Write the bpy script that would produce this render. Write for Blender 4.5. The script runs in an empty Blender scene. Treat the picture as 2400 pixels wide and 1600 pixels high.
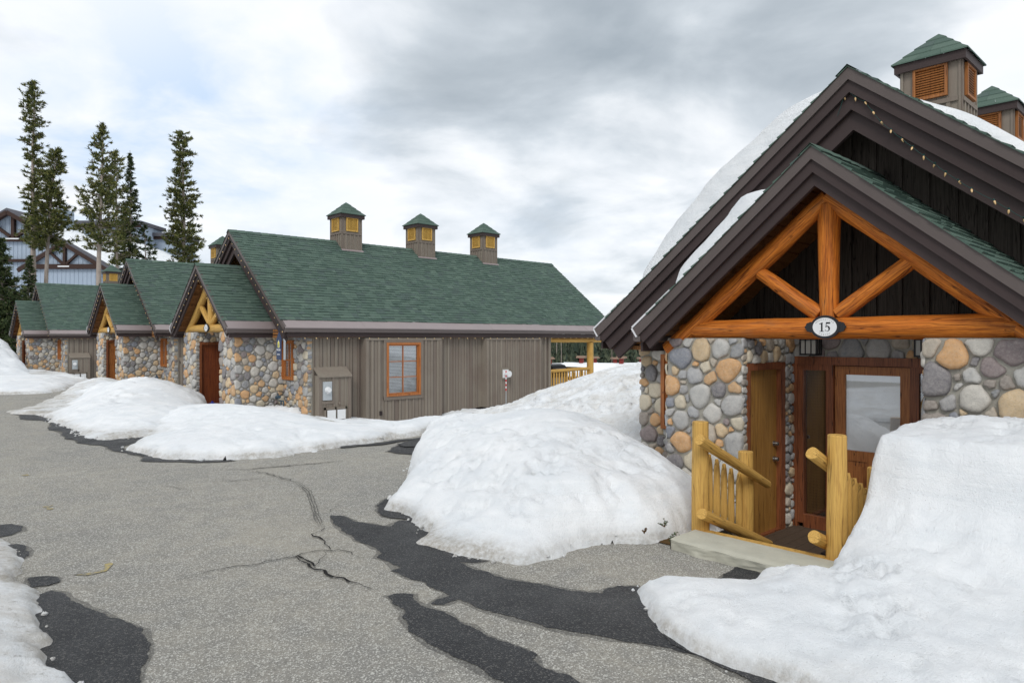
import bpy, math, random
import numpy as np
from mathutils import Vector, Matrix, noise as mnoise
R=math.radians
rnd=random.Random(7)
S=bpy.context.scene; C=S.collection
# ------------------------------------------------------------------ camera model (metres, world X = along the cabin ridges, Y = along the road)
F=1643.2; AL=R(46.514); Y0=792.0; EYE=1.85
sa,ca=math.sin(AL),math.cos(AL)
def ray(x,y):
    X=(x-1200)/F; return (X*sa+ca,-X*ca+sa,-(y-Y0)/F)
def PU(x,y,u):
    r=ray(x,y);t=u/r[0];return Vector((u,r[1]*t,r[2]*t+EYE))
def PV(x,y,v):
    r=ray(x,y);t=v/r[1];return Vector((r[0]*t,v,r[2]*t+EYE))
def PZ(x,y,z=0.0):
    r=ray(x,y);t=(z-EYE)/r[2];return Vector((r[0]*t,r[1]*t,z))
def PD(x,y,D):
    r=ray(x,y);return Vector((r[0]*D,r[1]*D,r[2]*D+EYE))
def smooth(a,b,x):
    t=min(1,max(0,(x-a)/(b-a)));return t*t*(3-2*t)
# ------------------------------------------------------------------ object helpers
def tag(o,label=None,cat=None,group=None,kind=None):
    if label:o['label']=label
    if cat:o['category']=cat
    if group:o['group']=group
    if kind:o['kind']=kind
    return o
def empty(name,loc,rz=0,parent=None):
    o=bpy.data.objects.new(name,None);C.objects.link(o);o.location=loc;o.rotation_euler=(0,0,rz);o.empty_display_size=.2
    if parent:o.parent=parent
    return o
class MB:
    def __init__(s):s.v=[];s.f=[];s.m=[];s.sm=[]
    def poly(s,pts,faces,m=0,sm=False):
        n=len(s.v);s.v.extend([tuple(p) for p in pts])
        for f in faces:
            s.f.append([i+n for i in f]);s.m.append(m);s.sm.append(sm)
    def box(s,a,b,m=0):
        x0,y0,z0=a;x1,y1,z1=b
        if x0>x1:x0,x1=x1,x0
        if y0>y1:y0,y1=y1,y0
        if z0>z1:z0,z1=z1,z0
        s.poly([(x0,y0,z0),(x1,y0,z0),(x1,y1,z0),(x0,y1,z0),(x0,y0,z1),(x1,y0,z1),(x1,y1,z1),(x0,y1,z1)],
          [(0,3,2,1),(4,5,6,7),(0,1,5,4),(1,2,6,5),(2,3,7,6),(3,0,4,7)],m)
    def prism(s,poly,fn,c0,c1,m=0):
        # poly 2-D list (a,b); fn(a,b,c)->xyz
        n=len(poly)
        pts=[fn(a,b,c0) for a,b in poly]+[fn(a,b,c1) for a,b in poly]
        fs=[tuple(range(n))[::-1],tuple(range(n,2*n))]+[(i,(i+1)%n,(i+1)%n+n,i+n) for i in range(n)]
        s.poly(pts,fs,m)
    def tube(s,p0,p1,r0,r1,n=10,m=0,caps=True,sm=True):
        p0=Vector(p0);p1=Vector(p1);d=(p1-p0).normalized()
        a=d.orthogonal().normalized();b=d.cross(a)
        pts=[]
        for p,r in((p0,r0),(p1,r1)):
            for i in range(n):
                t=2*math.pi*i/n;pts.append(p+a*math.cos(t)*r+b*math.sin(t)*r)
        s.poly(pts,[(i,(i+1)%n,(i+1)%n+n,i+n) for i in range(n)],m,sm)
        if caps:
            s.poly(pts[:n],[tuple(range(n))[::-1]],m);s.poly(pts[n:],[tuple(range(n))],m)
    def build(s,name,mats,parent=None,loc=None,fix=True):
        me=bpy.data.meshes.new(name);me.from_pydata(s.v,[],s.f)
        if not isinstance(mats,(list,tuple)):mats=[mats]
        for mt in mats:me.materials.append(mt)
        me.polygons.foreach_set('material_index',s.m);me.polygons.foreach_set('use_smooth',s.sm);me.update()
        if fix:
            import bmesh
            bm=bmesh.new();bm.from_mesh(me);bmesh.ops.recalc_face_normals(bm,faces=bm.faces);bm.to_mesh(me);bm.free()
        o=bpy.data.objects.new(name,me);C.objects.link(o)
        if loc is not None:o.location=loc
        if parent:o.parent=parent
        return o
def text_mesh(txt,size,name,mat,parent,mw,font_scale=(1,1),depth=.002,offset=0):
    cu=bpy.data.curves.new('t','FONT');cu.body=txt;cu.size=size;cu.align_x='CENTER';cu.align_y='CENTER';cu.extrude=depth;cu.offset=offset
    t=bpy.data.objects.new('t',cu);C.objects.link(t)
    dg=bpy.context.evaluated_depsgraph_get();me=bpy.data.meshes.new_from_object(t.evaluated_get(dg))
    bpy.data.objects.remove(t);bpy.data.curves.remove(cu)
    me.transform(mw);me.materials.clear();me.materials.append(mat);me.name=name
    o=bpy.data.objects.new(name,me);C.objects.link(o)
    if parent:o.parent=parent
    return o
# ------------------------------------------------------------------ materials
class NT:
    def __init__(s,name):
        s.mat=bpy.data.materials.new(name);s.mat.use_nodes=True;s.t=s.mat.node_tree;s.n=s.t.nodes;s.l=s.t.links
        s.b=s.n['Principled BSDF'];s.tc=None
    def node(s,ty,**k):
        nd=s.n.new(ty)
        for a,b in k.items():
            if a.startswith('_'):setattr(nd,a[1:],b)
            else:
                nd.inputs[a.replace('_',' ')].default_value=b
        return nd
    def co(s,kind='Object',scale=(1,1,1),rot=(0,0,0)):
        if not s.tc:s.tc=s.n.new('ShaderNodeTexCoord')
        mp=s.n.new('ShaderNodeMapping');mp.inputs['Scale'].default_value=scale;mp.inputs['Rotation'].default_value=rot
        s.l.new(s.tc.outputs[kind],mp.inputs[0]);return mp.outputs[0]
    def noise(s,scale,detail=4,rough=.55,co=None,dist=0):
        nd=s.n.new('ShaderNodeTexNoise');nd.inputs['Scale'].default_value=scale;nd.inputs['Detail'].default_value=detail;nd.inputs['Roughness'].default_value=rough;nd.inputs['Distortion'].default_value=dist
        s.l.new(co if co else s.co(),nd.inputs['Vector']);return nd.outputs['Fac']
    def vor(s,scale,co=None,feature='F1',out='Distance'):
        nd=s.n.new('ShaderNodeTexVoronoi');nd.feature=feature;nd.inputs['Scale'].default_value=scale
        s.l.new(co if co else s.co(),nd.inputs['Vector']);return nd.outputs[out]
    def ramp(s,fac,stops,interp='LINEAR'):
        nd=s.n.new('ShaderNodeValToRGB');r=nd.color_ramp;r.interpolation=interp
        while len(r.elements)<len(stops):r.elements.new(.5)
        for e,(p,c) in zip(r.elements,stops):
            e.position=p;e.color=(c[0],c[1],c[2],1) if isinstance(c,(tuple,list)) else (c,c,c,1)
        s.l.new(fac,nd.inputs[0]);return nd.outputs[0]
    def mix(s,fac,a,b,mode='MIX'):
        nd=s.n.new('ShaderNodeMix');nd.data_type='RGBA';nd.blend_type=mode
        for inp,val in((nd.inputs[0],fac),(nd.inputs[6],a),(nd.inputs[7],b)):
            if hasattr(val,'is_linked') or hasattr(val,'links'):s.l.new(val,inp)
            elif isinstance(val,(tuple,list)):inp.default_value=(*val[:3],1)
            else:inp.default_value=val
        return nd.outputs[2]
    def math(s,op,a,b=0,c=0):
        nd=s.n.new('ShaderNodeMath');nd.operation=op
        for i,val in enumerate((a,b,c)):
            if hasattr(val,'links'):s.l.new(val,nd.inputs[i])
            else:nd.inputs[i].default_value=val
        return nd.outputs[0]
    def out(s,col,rough=.8,bump=None,bd=.01,bs=.5,spec=.3,metal=0):
        for k,val in(('Base Color',col),('Roughness',rough),('Specular IOR Level',spec),('Metallic',metal)):
            i=s.b.inputs[k]
            if hasattr(val,'links'):s.l.new(val,i)
            elif k=='Base Color':i.default_value=(*val[:3],1)
            else:i.default_value=val
        if bump is not None:
            bp=s.n.new('ShaderNodeBump');bp.inputs['Distance'].default_value=bd;bp.inputs['Strength'].default_value=bs
            s.l.new(bump,bp.inputs['Height']);s.l.new(bp.outputs[0],s.b.inputs['Normal'])
        return s.mat
    def island(s):
        g=s.n.new('ShaderNodeNewGeometry');return g.outputs['Random Per Island']
MT={}
def simple(name,col,rough=.7,spec=.3,metal=0,var=.15,sc=6,bump=.002):
    t=NT(name);n=t.noise(sc,5,.6)
    c=t.mix(n,tuple(x*(1-var) for x in col),tuple(min(1,x*(1+var)) for x in col))
    n2=t.noise(sc*9,3)
    return t.out(c,rough,n2,bump,.5,spec,metal)
def m_shingle():
    t=NT('roof_shingles');i=t.island()
    c=t.ramp(i,[(0,(.036,.054,.048)),(.22,(.060,.088,.074)),(.45,(.088,.124,.102)),(.62,(.054,.078,.070)),(.8,(.110,.150,.122)),(.9,(.064,.078,.082)),(1,(.050,.060,.068))])
    n=t.noise(1.1,3);c=t.mix(n,t.mix(.3,c,(.045,.08,.062)),t.mix(.25,c,(.11,.18,.135)))
    g=t.noise(160,2,.7);c=t.mix(t.math('MULTIPLY',g,.55),c,(.11,.17,.14))
    return t.out(c,.9,g,.004,.7,.2)
def m_stone():
    t=NT('river_stone');i=t.island()
    cols=[(.30,.30,.30),(.17,.18,.20),(.42,.40,.36),(.42,.23,.08),(.24,.24,.25),(.11,.105,.125),(.46,.40,.29),(.20,.17,.15),(.36,.36,.35),(.50,.25,.07),(.14,.16,.21),(.33,.28,.22),(.40,.39,.37),(.15,.11,.12),(.47,.33,.17),(.27,.28,.30)]
    sat=lambda cc:tuple(min(.8,(x*.88+.12*sum(cc)/3)*1.45) for x in cc)
    c=t.ramp(i,[(k/len(cols),sat(cc)) for k,cc in enumerate(cols)],'CONSTANT')
    n=t.noise(9,6,.65,dist=.6);c=t.mix(t.ramp(n,[(.3,0),(.7,1)]),t.mix(.35,c,(.10,.095,.09)),t.mix(.22,c,(.55,.50,.42)))
    n1=t.noise(38,5,.75);c=t.mix(t.ramp(n1,[(.42,0),(.75,.6)]),c,t.mix(.5,c,(.55,.53,.48)))
    n1b=t.noise(70,4,.8);c=t.mix(t.ramp(n1b,[(.25,.55),(.45,0)]),c,(.06,.055,.055))
    hb=t.mix(.5,n1,t.noise(9,6,.7,dist=1.0))
    return t.out(c,.75,hb,.022,.6,.35)
def m_mortar():
    t=NT('mortar');n=t.noise(60,5,.7);n0=t.noise(3,3)
    c=t.mix(n,t.mix(n0,(.22,.21,.185),(.29,.28,.25)),(.42,.40,.35));return t.out(c,.95,n,.012,.8,.15)
def m_siding():
    t=NT('stained_siding');i=t.island();w=t.noise(1.0,6,.65,t.co(scale=(22,22,1.1)),.8)
    base=t.ramp(i,[(0,(.20,.168,.138)),(.4,(.235,.205,.168)),(.7,(.28,.245,.20)),(1,(.165,.132,.11))])
    c=t.mix(w,t.mix(.42,base,(.085,.066,.056)),t.mix(.2,base,(.36,.32,.27)))
    n=t.noise(1.3,4);c=t.mix(t.ramp(n,[(.45,0),(.75,.45)]),c,(.15,.108,.09))
    return t.out(c,.85,w,.006,.5,.2)
def m_wood(name,ca_,cb_,dark,rough=.55,knots=True,bs=.5,spec=.4,grain=1.0,grey=0,grey_col=(.24,.15,.085)):
    t=NT(name)
    w=t.noise(1.0,7,.65,t.co(scale=(26*grain,26*grain,1.0)),1.2)
    c=t.mix(t.ramp(w,[(.3,0),(.7,1)]),ca_,cb_)
    fine=t.noise(1.0,4,.7,t.co(scale=(90,90,3)))
    c=t.mix(t.ramp(fine,[(.34,.85),(.54,0)]),c,dark)
    # drying checks: long dark cracks
    k=t.noise(1.0,3,.5,t.co(scale=(9,9,.5)),.3)
    cr=t.ramp(t.math('ABSOLUTE',t.math('SUBTRACT',k,.5)),[(0,1),(.010,0)])
    c=t.mix(t.math('MULTIPLY',cr,.85),c,tuple(x*.25 for x in dark))
    if knots:
        v=t.vor(2.6,t.co(scale=(1.6,1.6,.8)))
        c=t.mix(t.ramp(v,[(.04,1),(.085,0)]),c,tuple(x*.5 for x in dark))
    if grey:
        gw=t.noise(1.0,6,.7,t.co(scale=(5,5,.9)),1.5);c=t.mix(t.ramp(gw,[(.50,0),(.66,grey)]),c,grey_col)
        st=t.noise(1.0,5,.65,t.co(scale=(14,14,1.6)),2.0);c=t.mix(t.ramp(st,[(.50,0),(.72,.75)]),c,dark)
    b=t.mix(.5,w,t.math('SUBTRACT',1,cr))
    return t.out(c,rough,b,.006,bs,spec)
def m_asphalt(name,wet=False,dk=1.0):
    t=NT(name);v=t.vor(125,out='Color');va=t.vor(125)
    big=t.noise(.5,5,.6);mid=t.noise(4,4,.6)
    sp=t.math('MULTIPLY',t.ramp(va,[(.0,1),(.55,0)]),1)
    hsv=t.n.new('ShaderNodeSeparateColor');t.l.new(v,hsv.inputs[0])
    if wet:
        c=t.mix(big,(.020,.021,.024),(.044,.045,.048));c=t.mix(t.ramp(hsv.outputs[1],[(0,.6),(.5,0)]),c,(.012,.012,.014))
        c=t.mix(t.ramp(hsv.outputs[0],[(.82,0),(.90,.9)]),c,(.13,.127,.12))
        r=t.ramp(t.noise(2.2,3),[(.35,.38),(.7,.65)])
        return t.out(c,r,va,.012,.8,.3)
    c=t.mix(t.ramp(big,[(.3,0),(.7,1)]),(.255,.246,.224),(.348,.325,.278))
    c=t.mix(t.ramp(mid,[(.35,.35),(.6,0)]),c,(.19,.19,.185))
    st=t.noise(1.2,6,.7,t.co(scale=(.35,1.2,1),rot=(0,0,.5)),1.5);c=t.mix(t.ramp(st,[(.60,0),(.76,.5)]),c,(.15,.14,.125))
    fade=t.math('MULTIPLY',t.ramp(hsv.outputs[0],[(.0,0),(1,1)]),.95)
    c=t.mix(t.ramp(fade,[(.0,.55),(.30,.0)]),c,(.10,.098,.092))
    c=t.mix(t.ramp(fade,[(.72,0),(.84,.65)]),c,(.68,.67,.62))
    # blotches of sand and dust, tyre polish
    d=t.noise(.8,6,.7,t.co(rot=(0,0,.4),scale=(1,.5,1)),1.0);c=t.mix(t.ramp(d,[(.52,0),(.70,.40)]),c,(.38,.35,.29))
    if dk<1:c=t.mix(1-dk,c,(.03,.03,.03))
    return t.out(c,.82,va,.010,.7,.3)
def m_snow(name,dirty=0.0,lowdirt=True):
    t=NT(name)
    n=t.noise(7,6,.6);nf=t.noise(45,4,.65);nb=t.noise(1.4,5,.65)
    c=t.mix(t.ramp(nb,[(.35,0),(.65,1)]),(.91,.925,.94),(.80,.83,.86))
    sp=t.noise(26,5,.75);c=t.mix(t.ramp(sp,[(.60,0),(.74,.35+.4*dirty)]),c,(.50,.47,.43))
    if dirty>0:
        d=t.noise(1.3,7,.7,dist=1.0);c=t.mix(t.ramp(d,[(.42,0),(.70,min(1,dirty))]),c,(.56,.53,.48))
        d2=t.noise(14,5,.8);c=t.mix(t.ramp(d2,[(.55,0),(.68,.6*min(1,dirty))]),c,(.22,.19,.16))
    if lowdirt:
        g=t.n.new('ShaderNodeNewGeometry');sx=t.n.new('ShaderNodeSeparateXYZ');t.l.new(g.outputs['Position'],sx.inputs[0])
        h=t.math('ADD',sx.outputs[2],t.math('MULTIPLY',t.noise(3,5,.7),-.11))
        h=t.math('ADD',h,.2);msk=t.ramp(t.noise(.9,4,.6),[(.40,.30),(.60,1)])
        dn=t.noise(18,5,.75)
        c=t.mix(t.math('MULTIPLY',t.math('MULTIPLY',t.ramp(h,[(.10,0),(.15,1),(.21,.95),(.24,.4),(.30,0)]),t.ramp(dn,[(.3,.25),(.65,.9)])),msk),c,(.30,.26,.20))
    lay=t.noise(1.0,4,.6,t.co(scale=(1.1,1.1,16)),.4)
    c=t.mix(t.ramp(lay,[(.38,.20),(.54,0)]),c,(.66,.71,.75))
    sv=t.vor(46);c=t.mix(t.math('MULTIPLY',t.ramp(sv,[(.07,1),(.12,0)]),t.ramp(t.noise(2.3,3),[(.52,0),(.62,.8)])),c,(.20,.17,.14))
    pit=t.noise(15,5,.72,None,.6)
    bsum=t.mix(.45,n,nf);bsum=t.mix(.3,bsum,pit);bsum=t.mix(.3,bsum,t.noise(130,3,.7));bsum=t.mix(.25,bsum,lay)
    m=t.out(c,.68,bsum,.085,.75,.2)
    t.b.inputs['Subsurface Weight'].default_value=.0
    return m
def m_glass(name='window_glass'):
    t=NT(name);n=t.n
    tr=n.new('ShaderNodeBsdfTransparent');tr.inputs[0].default_value=(.9,.93,.93,1)
    gl=n.new('ShaderNodeBsdfGlossy');gl.inputs['Roughness'].default_value=.02;gl.inputs[0].default_value=(.9,.92,.95,1)
    fr=n.new('ShaderNodeFresnel');fr.inputs[0].default_value=1.6
    f=t.math('ADD',fr.outputs[0],.22)
    mx=n.new('ShaderNodeMixShader');t.l.new(f,mx.inputs[0]);t.l.new(tr.outputs[0],mx.inputs[1]);t.l.new(gl.outputs[0],mx.inputs[2])
    t.l.new(mx.outputs[0],n['Material Output'].inputs[0]);return t.mat
def m_needles(name,a,b,c_):
    t=NT(name);i=t.island();c=t.ramp(i,[(0,a),(.5,b),(1,c_)])
    return t.out(c,.8,None,spec=.15)
def m_bark():
    t=NT('bark');w=t.noise(1,5,.7,t.co(scale=(9,9,2)));c=t.mix(w,(.18,.145,.125),(.48,.42,.37));return t.out(c,.95,w,.03,.8,.1)
def m_lap(name,ca_,cb_):
    t=NT(name);w=t.noise(1,4,.6,t.co(scale=(3,3,.4)));c=t.mix(w,ca_,cb_);return t.out(c,.85,w,.01,.3,.2)
MT['shingle']=m_shingle();MT['stone']=m_stone();MT['mortar']=m_mortar();MT['siding']=m_siding()
MT['trim']=simple('brown_metal_trim',(.092,.073,.068),.45,.35,0,.10,3,.001)
MT['trim2']=simple('dark_brown_trim',(.046,.032,.031),.6,.25,0,.15,3,.001)
MT['flash']=simple('eave_flashing',(.27,.225,.225),.42,.5,0,.10,2,.001)
MT['gutter']=simple('gutter_metal',(.10,.082,.078),.5,.4,0,.1,3,.001)
MT['white_edge']=simple('bare_metal_edge',(.62,.62,.64),.35,.5,0,.05,3,.0005)
MT['gable']=m_wood('shade_darkened_gable_boards',(.06,.05,.043),(.10,.086,.072),(.025,.02,.018),.8,knots=False,spec=.15)  # front gable siding, with the deep overhang's shade put into its colour
MT['log']=m_wood('orange_stained_log',(.46,.115,.013),(.70,.235,.032),(.15,.034,.008),.55,spec=.22,grey=.32,bs=.8)
MT['ochre']=m_wood('ochre_painted_log',(.54,.32,.082),(.64,.40,.115),(.38,.21,.06),.6,knots=False,bs=.45,spec=.2,grey=.35,grey_col=(.50,.30,.075))
MT['vent_o']=m_wood('orange_stained_trim',(.27,.095,.022),(.36,.14,.035),(.12,.04,.012),.6,knots=False)
MT['vent_y']=m_wood('ochre_painted_trim',(.55,.33,.07),(.63,.40,.10),(.4,.22,.05),.6,knots=False)
MT['door_y']=m_wood('honey_plywood_door',(.30,.15,.035),(.42,.22,.055),(.22,.10,.02),.5,knots=False,grain=.4)
MT['door_r']=m_wood('red_brown_door',(.17,.045,.018),(.26,.075,.025),(.09,.02,.01),.4,knots=False)
MT['door_o']=m_wood('orange_brown_door',(.36,.13,.035),(.46,.18,.05),(.15,.04,.012),.45,knots=False)
MT['frame_r']=m_wood('red_brown_frame',(.21,.066,.026),(.29,.10,.038),(.09,.025,.012),.5,knots=False)
MT['frame_o']=m_wood('orange_window_frame',(.36,.12,.03),(.48,.18,.05),(.18,.05,.015),.5,knots=False)
MT['soffit']=m_wood('cedar_soffit',(.24,.10,.03),(.34,.15,.045),(.10,.04,.015),.6,knots=False)
MT['found']=simple('foundation_paint',(.035,.026,.026),.8,.2,0,.2,2,.002)
MT['deckw']=simple('weathered_deck_boards',(.085,.06,.042),.8,.25,0,.35,14,.004)
MT['glass']=m_glass();MT['dark']=simple('dark_interior',(.02,.018,.016),.9,.1)
MT['blind']=simple('white_blind',(.85,.85,.87),.6,.3);MT['screen']=simple('brown_screen',(.045,.028,.018),.7,.2,0,.2,20)
MT['black']=simple('black_iron',(.012,.013,.016),.45,.4);MT['white']=simple('white_enamel',(.72,.73,.74),.4,.4,0,.05)
MT['frost']=simple('frosted_lamp_glass',(.42,.41,.38),.3,.5);MT['steel']=simple('brushed_steel',(.35,.34,.33),.3,.5,.9,.1)
MT['greybox']=simple('grey_painted_steel',(.40,.43,.45),.5,.4);MT['bulb']=simple('cream_bulb',(.75,.50,.24),.25,.5,0,.05)
MT['cord']=simple('green_cord',(.012,.05,.045),.5,.3);MT['letter']=simple('black_lettering',(.012,.012,.015),.5,.3)
MT['letter2']=simple('grey_lettering',(.25,.25,.24),.6,.3);MT['navy']=simple('navy_sign_paint',(.012,.03,.085),.4,.4)
MT['yel']=simple('yellow_paint',(.75,.68,.06),.5,.3);MT['teal']=simple('grey_blue_gas_meter',(.05,.085,.12),.5,.4)
MT['blue']=simple('blue_plastic',(.01,.03,.30),.35,.5);MT['red']=simple('red_paint',(.55,.02,.03),.5,.3)
MT['asph']=m_asphalt('asphalt');MT['damp']=m_asphalt('damp_asphalt',False,.52);MT['wet']=m_asphalt('wet_asphalt',True);MT['tread_dust']=simple('tire_dust',(.13,.125,.115),.9,.1,0,.3,40);MT['tar']=simple('crack_shadow',(.022,.021,.02),.9,.1)
MT['snow']=m_snow('snow');MT['snow_roof']=m_snow('roof_snow',0,False);MT['snow_d']=m_snow('dirty_snow',.75);MT['snow_g']=m_snow('grimy_snow',.9)
MT['conc']=simple('concrete',(.44,.43,.36),.9,.2,0,.22,5,.006)

def m_yl():
    t=NT('faded_yellow_marking');n_=t.noise(22,5,.75);return t.out(t.mix(t.ramp(n_,[(.42,0),(.58,1)]),(.24,.23,.20),(.40,.32,.13)),.85,n_,.004,.5,.2)
MT['yline']=m_yl()
MT['needle']=m_needles('pine_needles',(.030,.045,.018),(.10,.118,.04),(.22,.21,.062))
MT['needle2']=m_needles('spruce_needles',(.025,.045,.022),(.06,.085,.035),(.10,.12,.045))
MT['needle3']=m_needles('far_conifers',(.022,.034,.026),(.05,.066,.042),(.085,.095,.06))
MT['bark']=m_bark();MT['lodge']=m_lap('blue_grey_siding',(.28,.34,.42),(.34,.40,.48));MT['lodget']=simple('maroon_timber',(.042,.024,.019),.7,.2)
MT['lodger']=simple('grey_shingle',(.10,.10,.115),.9,.2,0,.3,2);MT['redwall']=simple('red_clapboard',(.20,.035,.03),.7,.2);MT['tan']=simple('tan_roof',(.22,.15,.11),.8,.2)
MT['brush']=simple('dead_branch',(.10,.06,.03),.9,.1);MT['green']=simple('sprig_green',(.04,.07,.025),.8,.2)
MT['crumb']=simple('soil_litter',(.10,.06,.025),.95,.1,0,.6,30,.01)
# ------------------------------------------------------------------ river stones
def stone_panel(mb,w,h,fn,seed,big=.15,small=.035):
    """fills rect [0,w]x[0,h]; fn(a,b,c) -> xyz, c outward"""
    rg=np.random.RandomState(seed)
    P=np.zeros((0,2));Rr=np.zeros(0);area=w*h
    for r,tries in((big*1.12,int(5*area)+1),(big,int(34*area)+6),(big*.82,int(110*area)+20),(big*.64,int(300*area)+30),(big*.48,int(600*area)+40),(big*.36,int(500*area)+40),(small,int(350*area)+20)):
        for _ in range(tries):
            rr=r*rg.uniform(.85,1.15);p=np.array([rg.uniform(min(.04,w/3),max(w-.04,w*2/3)),rg.uniform(.02,h-.03)])
            if len(P):
                if np.any(np.hypot(*(P-p).T)<(Rr+rr)*.93):continue
            P=np.vstack([P,p]);Rr=np.append(Rr,rr)
    N=22;ang=np.arange(N)*2*np.pi/N;dx=np.cos(ang);dy=np.sin(ang)
    for i in range(len(P)):
        p=P[i];r=Rr[i]
        el=rg.choice([rg.uniform(.72,.9),rg.uniform(.9,1.15),rg.uniform(1.15,1.45)]) if r>.05 else rg.uniform(.85,1.2);th=rg.uniform(0,np.pi)
        ct,st=np.cos(th),np.sin(th)
        ex=dx*ct+dy*st;ey=-dx*st+dy*ct
        rad=1.5*r/np.sqrt((ex/el)**2+(ey*el)**2)
        gap=.010
        for j in range(len(P)):
            if j==i:continue
            d=P[j]-p;L=math.hypot(*d)
            if L>(r+Rr[j])*2.4:continue
            t=(L*L+r*r-Rr[j]**2)/(2*L)-gap
            nx,ny=d/L;cosn=dx*nx+dy*ny
            with np.errstate(divide='ignore',invalid='ignore'):
                lim=np.where(cosn>1e-3,t/np.maximum(cosn,1e-3),1e9)
            rad=np.minimum(rad,np.maximum(lim,.01))
        for nx,ny,t in((1,0,w+.018-p[0]),(-1,0,p[0]+.018),(0,1,h-.004-p[1]),(0,-1,p[1]+.01)):
            cosn=dx*nx+dy*ny
            lim=np.where(cosn>1e-3,t/np.maximum(cosn,1e-3),1e9);rad=np.minimum(rad,np.maximum(lim,.008))
        for _ in range(1):rad=np.minimum(rad,.25*np.roll(rad,1)+.5*rad+.25*np.roll(rad,-1))*.995
        ph=rg.uniform(0,6.28,3);rad*=1+.05*np.sin(2*ang+ph[0])+.045*np.sin(3*ang+ph[1])+.03*np.sin(5*ang+ph[2])+.018*rg.randn(N)
        hh=.016+.19*r+rg.uniform(0,.014);tx,ty=rg.uniform(-.12,.12,2)
        pts=[];
        for s,c in((1.0,-.004),(.985,.42),(.9,.78),(.68,.97),(.36,1.03)):
            for k in range(N):
                a=p[0]+dx[k]*rad[k]*s;b=p[1]+dy[k]*rad[k]*s
                cc=c*hh if c>0 else c
                if c>0:cc+=hh*c*.14*math.sin(3*ang[k]+i*1.7)*s*.6+(dx[k]*tx+dy[k]*ty)*rad[k]*s+rg.uniform(-.001,.001)
                pts.append(fn(a,b,max(cc,-.004)))
        pts.append(fn(p[0],p[1],hh*1.02))
        fs=[]
        for q in range(4):
            for k in range(N):fs.append((q*N+k,q*N+(k+1)%N,(q+1)*N+(k+1)%N,(q+1)*N+k))
        for k in range(N):fs.append((4*N+k,4*N+(k+1)%N,5*N))
        mb.poly(pts,fs,0,True)
def boards(mb,a0,a1,zb,zt,fn,seed,step=.20,bat=.10,gap=.006,th=.022):
    """board and batten in plane; fn(a,b,c); zb,zt functions of a"""
    rg=random.Random(seed);a=a0
    while a<a1-.02:
        b=min(a1,a+step*1.5)
        mb.prism([(a+.002,zb(a)),(b-.002,zb(b)),(b-.002,zt(b)),(a+.002,zt(a))],fn,0,th*.5)
        a=b
    a=a0
    while a<a1+.001:
        w=bat*rg.uniform(.85,1.15);l=max(a0,a-w/2);r=min(a1,a+w/2)
        if r-l>.02:
            mb.prism([(l,zb(l)),(r,zb(r)),(r,zt(r)),(l,zt(l))],fn,th*.5+.001,th+.012)
            if r+.03<a1:mb.prism([(r+.001,zb(r)),(r+.025,zb(r)),(r+.025,zt(r)),(r+.001,zt(r))],fn,th*.5+.0005,th*.5+.004,1)
        a+=step*1.5
def shingles(mb,x0,x1,ridge,down,nrm,Ls,seed,ex=.128,m=0,clip=None,s0=0):
    """courses on a slope. ridge=(y,z) at the top, down=(dy,dz), nrm=(ny,nz)"""
    rg=random.Random(seed);s=s0
    while s<Ls-.01:
        e=min(s+ex,Ls);x=x0+rg.uniform(-.012,0)
        while x<x1-.001:
            w=rg.uniform(.11,.30);xe=min(x+w,x1+rg.uniform(-.005,.012))
            if x1-xe<.06:xe=x1
            lift=.013+rg.choice((0,.010,.014));ee=e+rg.uniform(-.004,.006)
            def pt(xx,ss,k):return (xx,ridge[0]+down[0]*ss+nrm[0]*k,ridge[1]+down[1]*ss+nrm[1]*k)
            q=[pt(x,s-.02,.003),pt(xe-.002,s-.02,.003),pt(xe-.002,ee,lift),pt(x,ee,lift),pt(x,ee,0),pt(xe-.002,ee,0),pt(x,s-.02,0),pt(xe-.002,s-.02,0)]
            mb.poly(q,[(0,1,2,3),(3,2,5,4),(0,3,4,6),(1,7,5,2)],m)
            x=xe
        s=e
# ------------------------------------------------------------------ logs
def log(name,p0,p1,r0,r1,mat,parent,seed=0,n=18,rings=14,taper_end=0,flat=0,wob=.006):
    """log as its own object, local Z along the log so the grain runs with it"""
    p0=Vector(p0);p1=Vector(p1);L=(p1-p0).length;mb=MB();pts=[]
    for k in range(rings+1):
        t=k/rings;r=r0+(r1-r0)*t
        if taper_end and (t*L<taper_end or (1-t)*L<taper_end):
            q=min(t,1-t)*L/taper_end;r*=.55+.45*math.sin(q*math.pi/2)
        for i in range(n):
            a=2*math.pi*i/n
            w=mnoise.noise(Vector((math.cos(a)*1.3+seed*7.3,math.sin(a)*1.3,t*L*1.8+seed)))*wob*1.8
            pts.append(((r+w)*math.cos(a),(r+w)*math.sin(a),t*L))
    fs=[(k*n+i,k*n+(i+1)%n,(k+1)*n+(i+1)%n,(k+1)*n+i) for k in range(rings) for i in range(n)]
    mb.poly(pts,fs,0,True)
    # chamfered ends
    for base,zz,sg in((pts[:n],0,-1),(pts[-n:],L,1)):
        ring=[(x*.93,y*.93,zz+sg*.006) for x,y,z in base]
        mb.poly(list(base)+ring,[(i,(i+1)%n,(i+1)%n+n,i+n) for i in range(n)],0)
        mb.poly(ring,[tuple(range(n))],0)
    o=mb.build(name,mat,parent)
    o.location=p0;o.rotation_mode='QUATERNION';o.rotation_quaternion=(p1-p0).to_track_quat('Z','Y')
    return o
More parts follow.
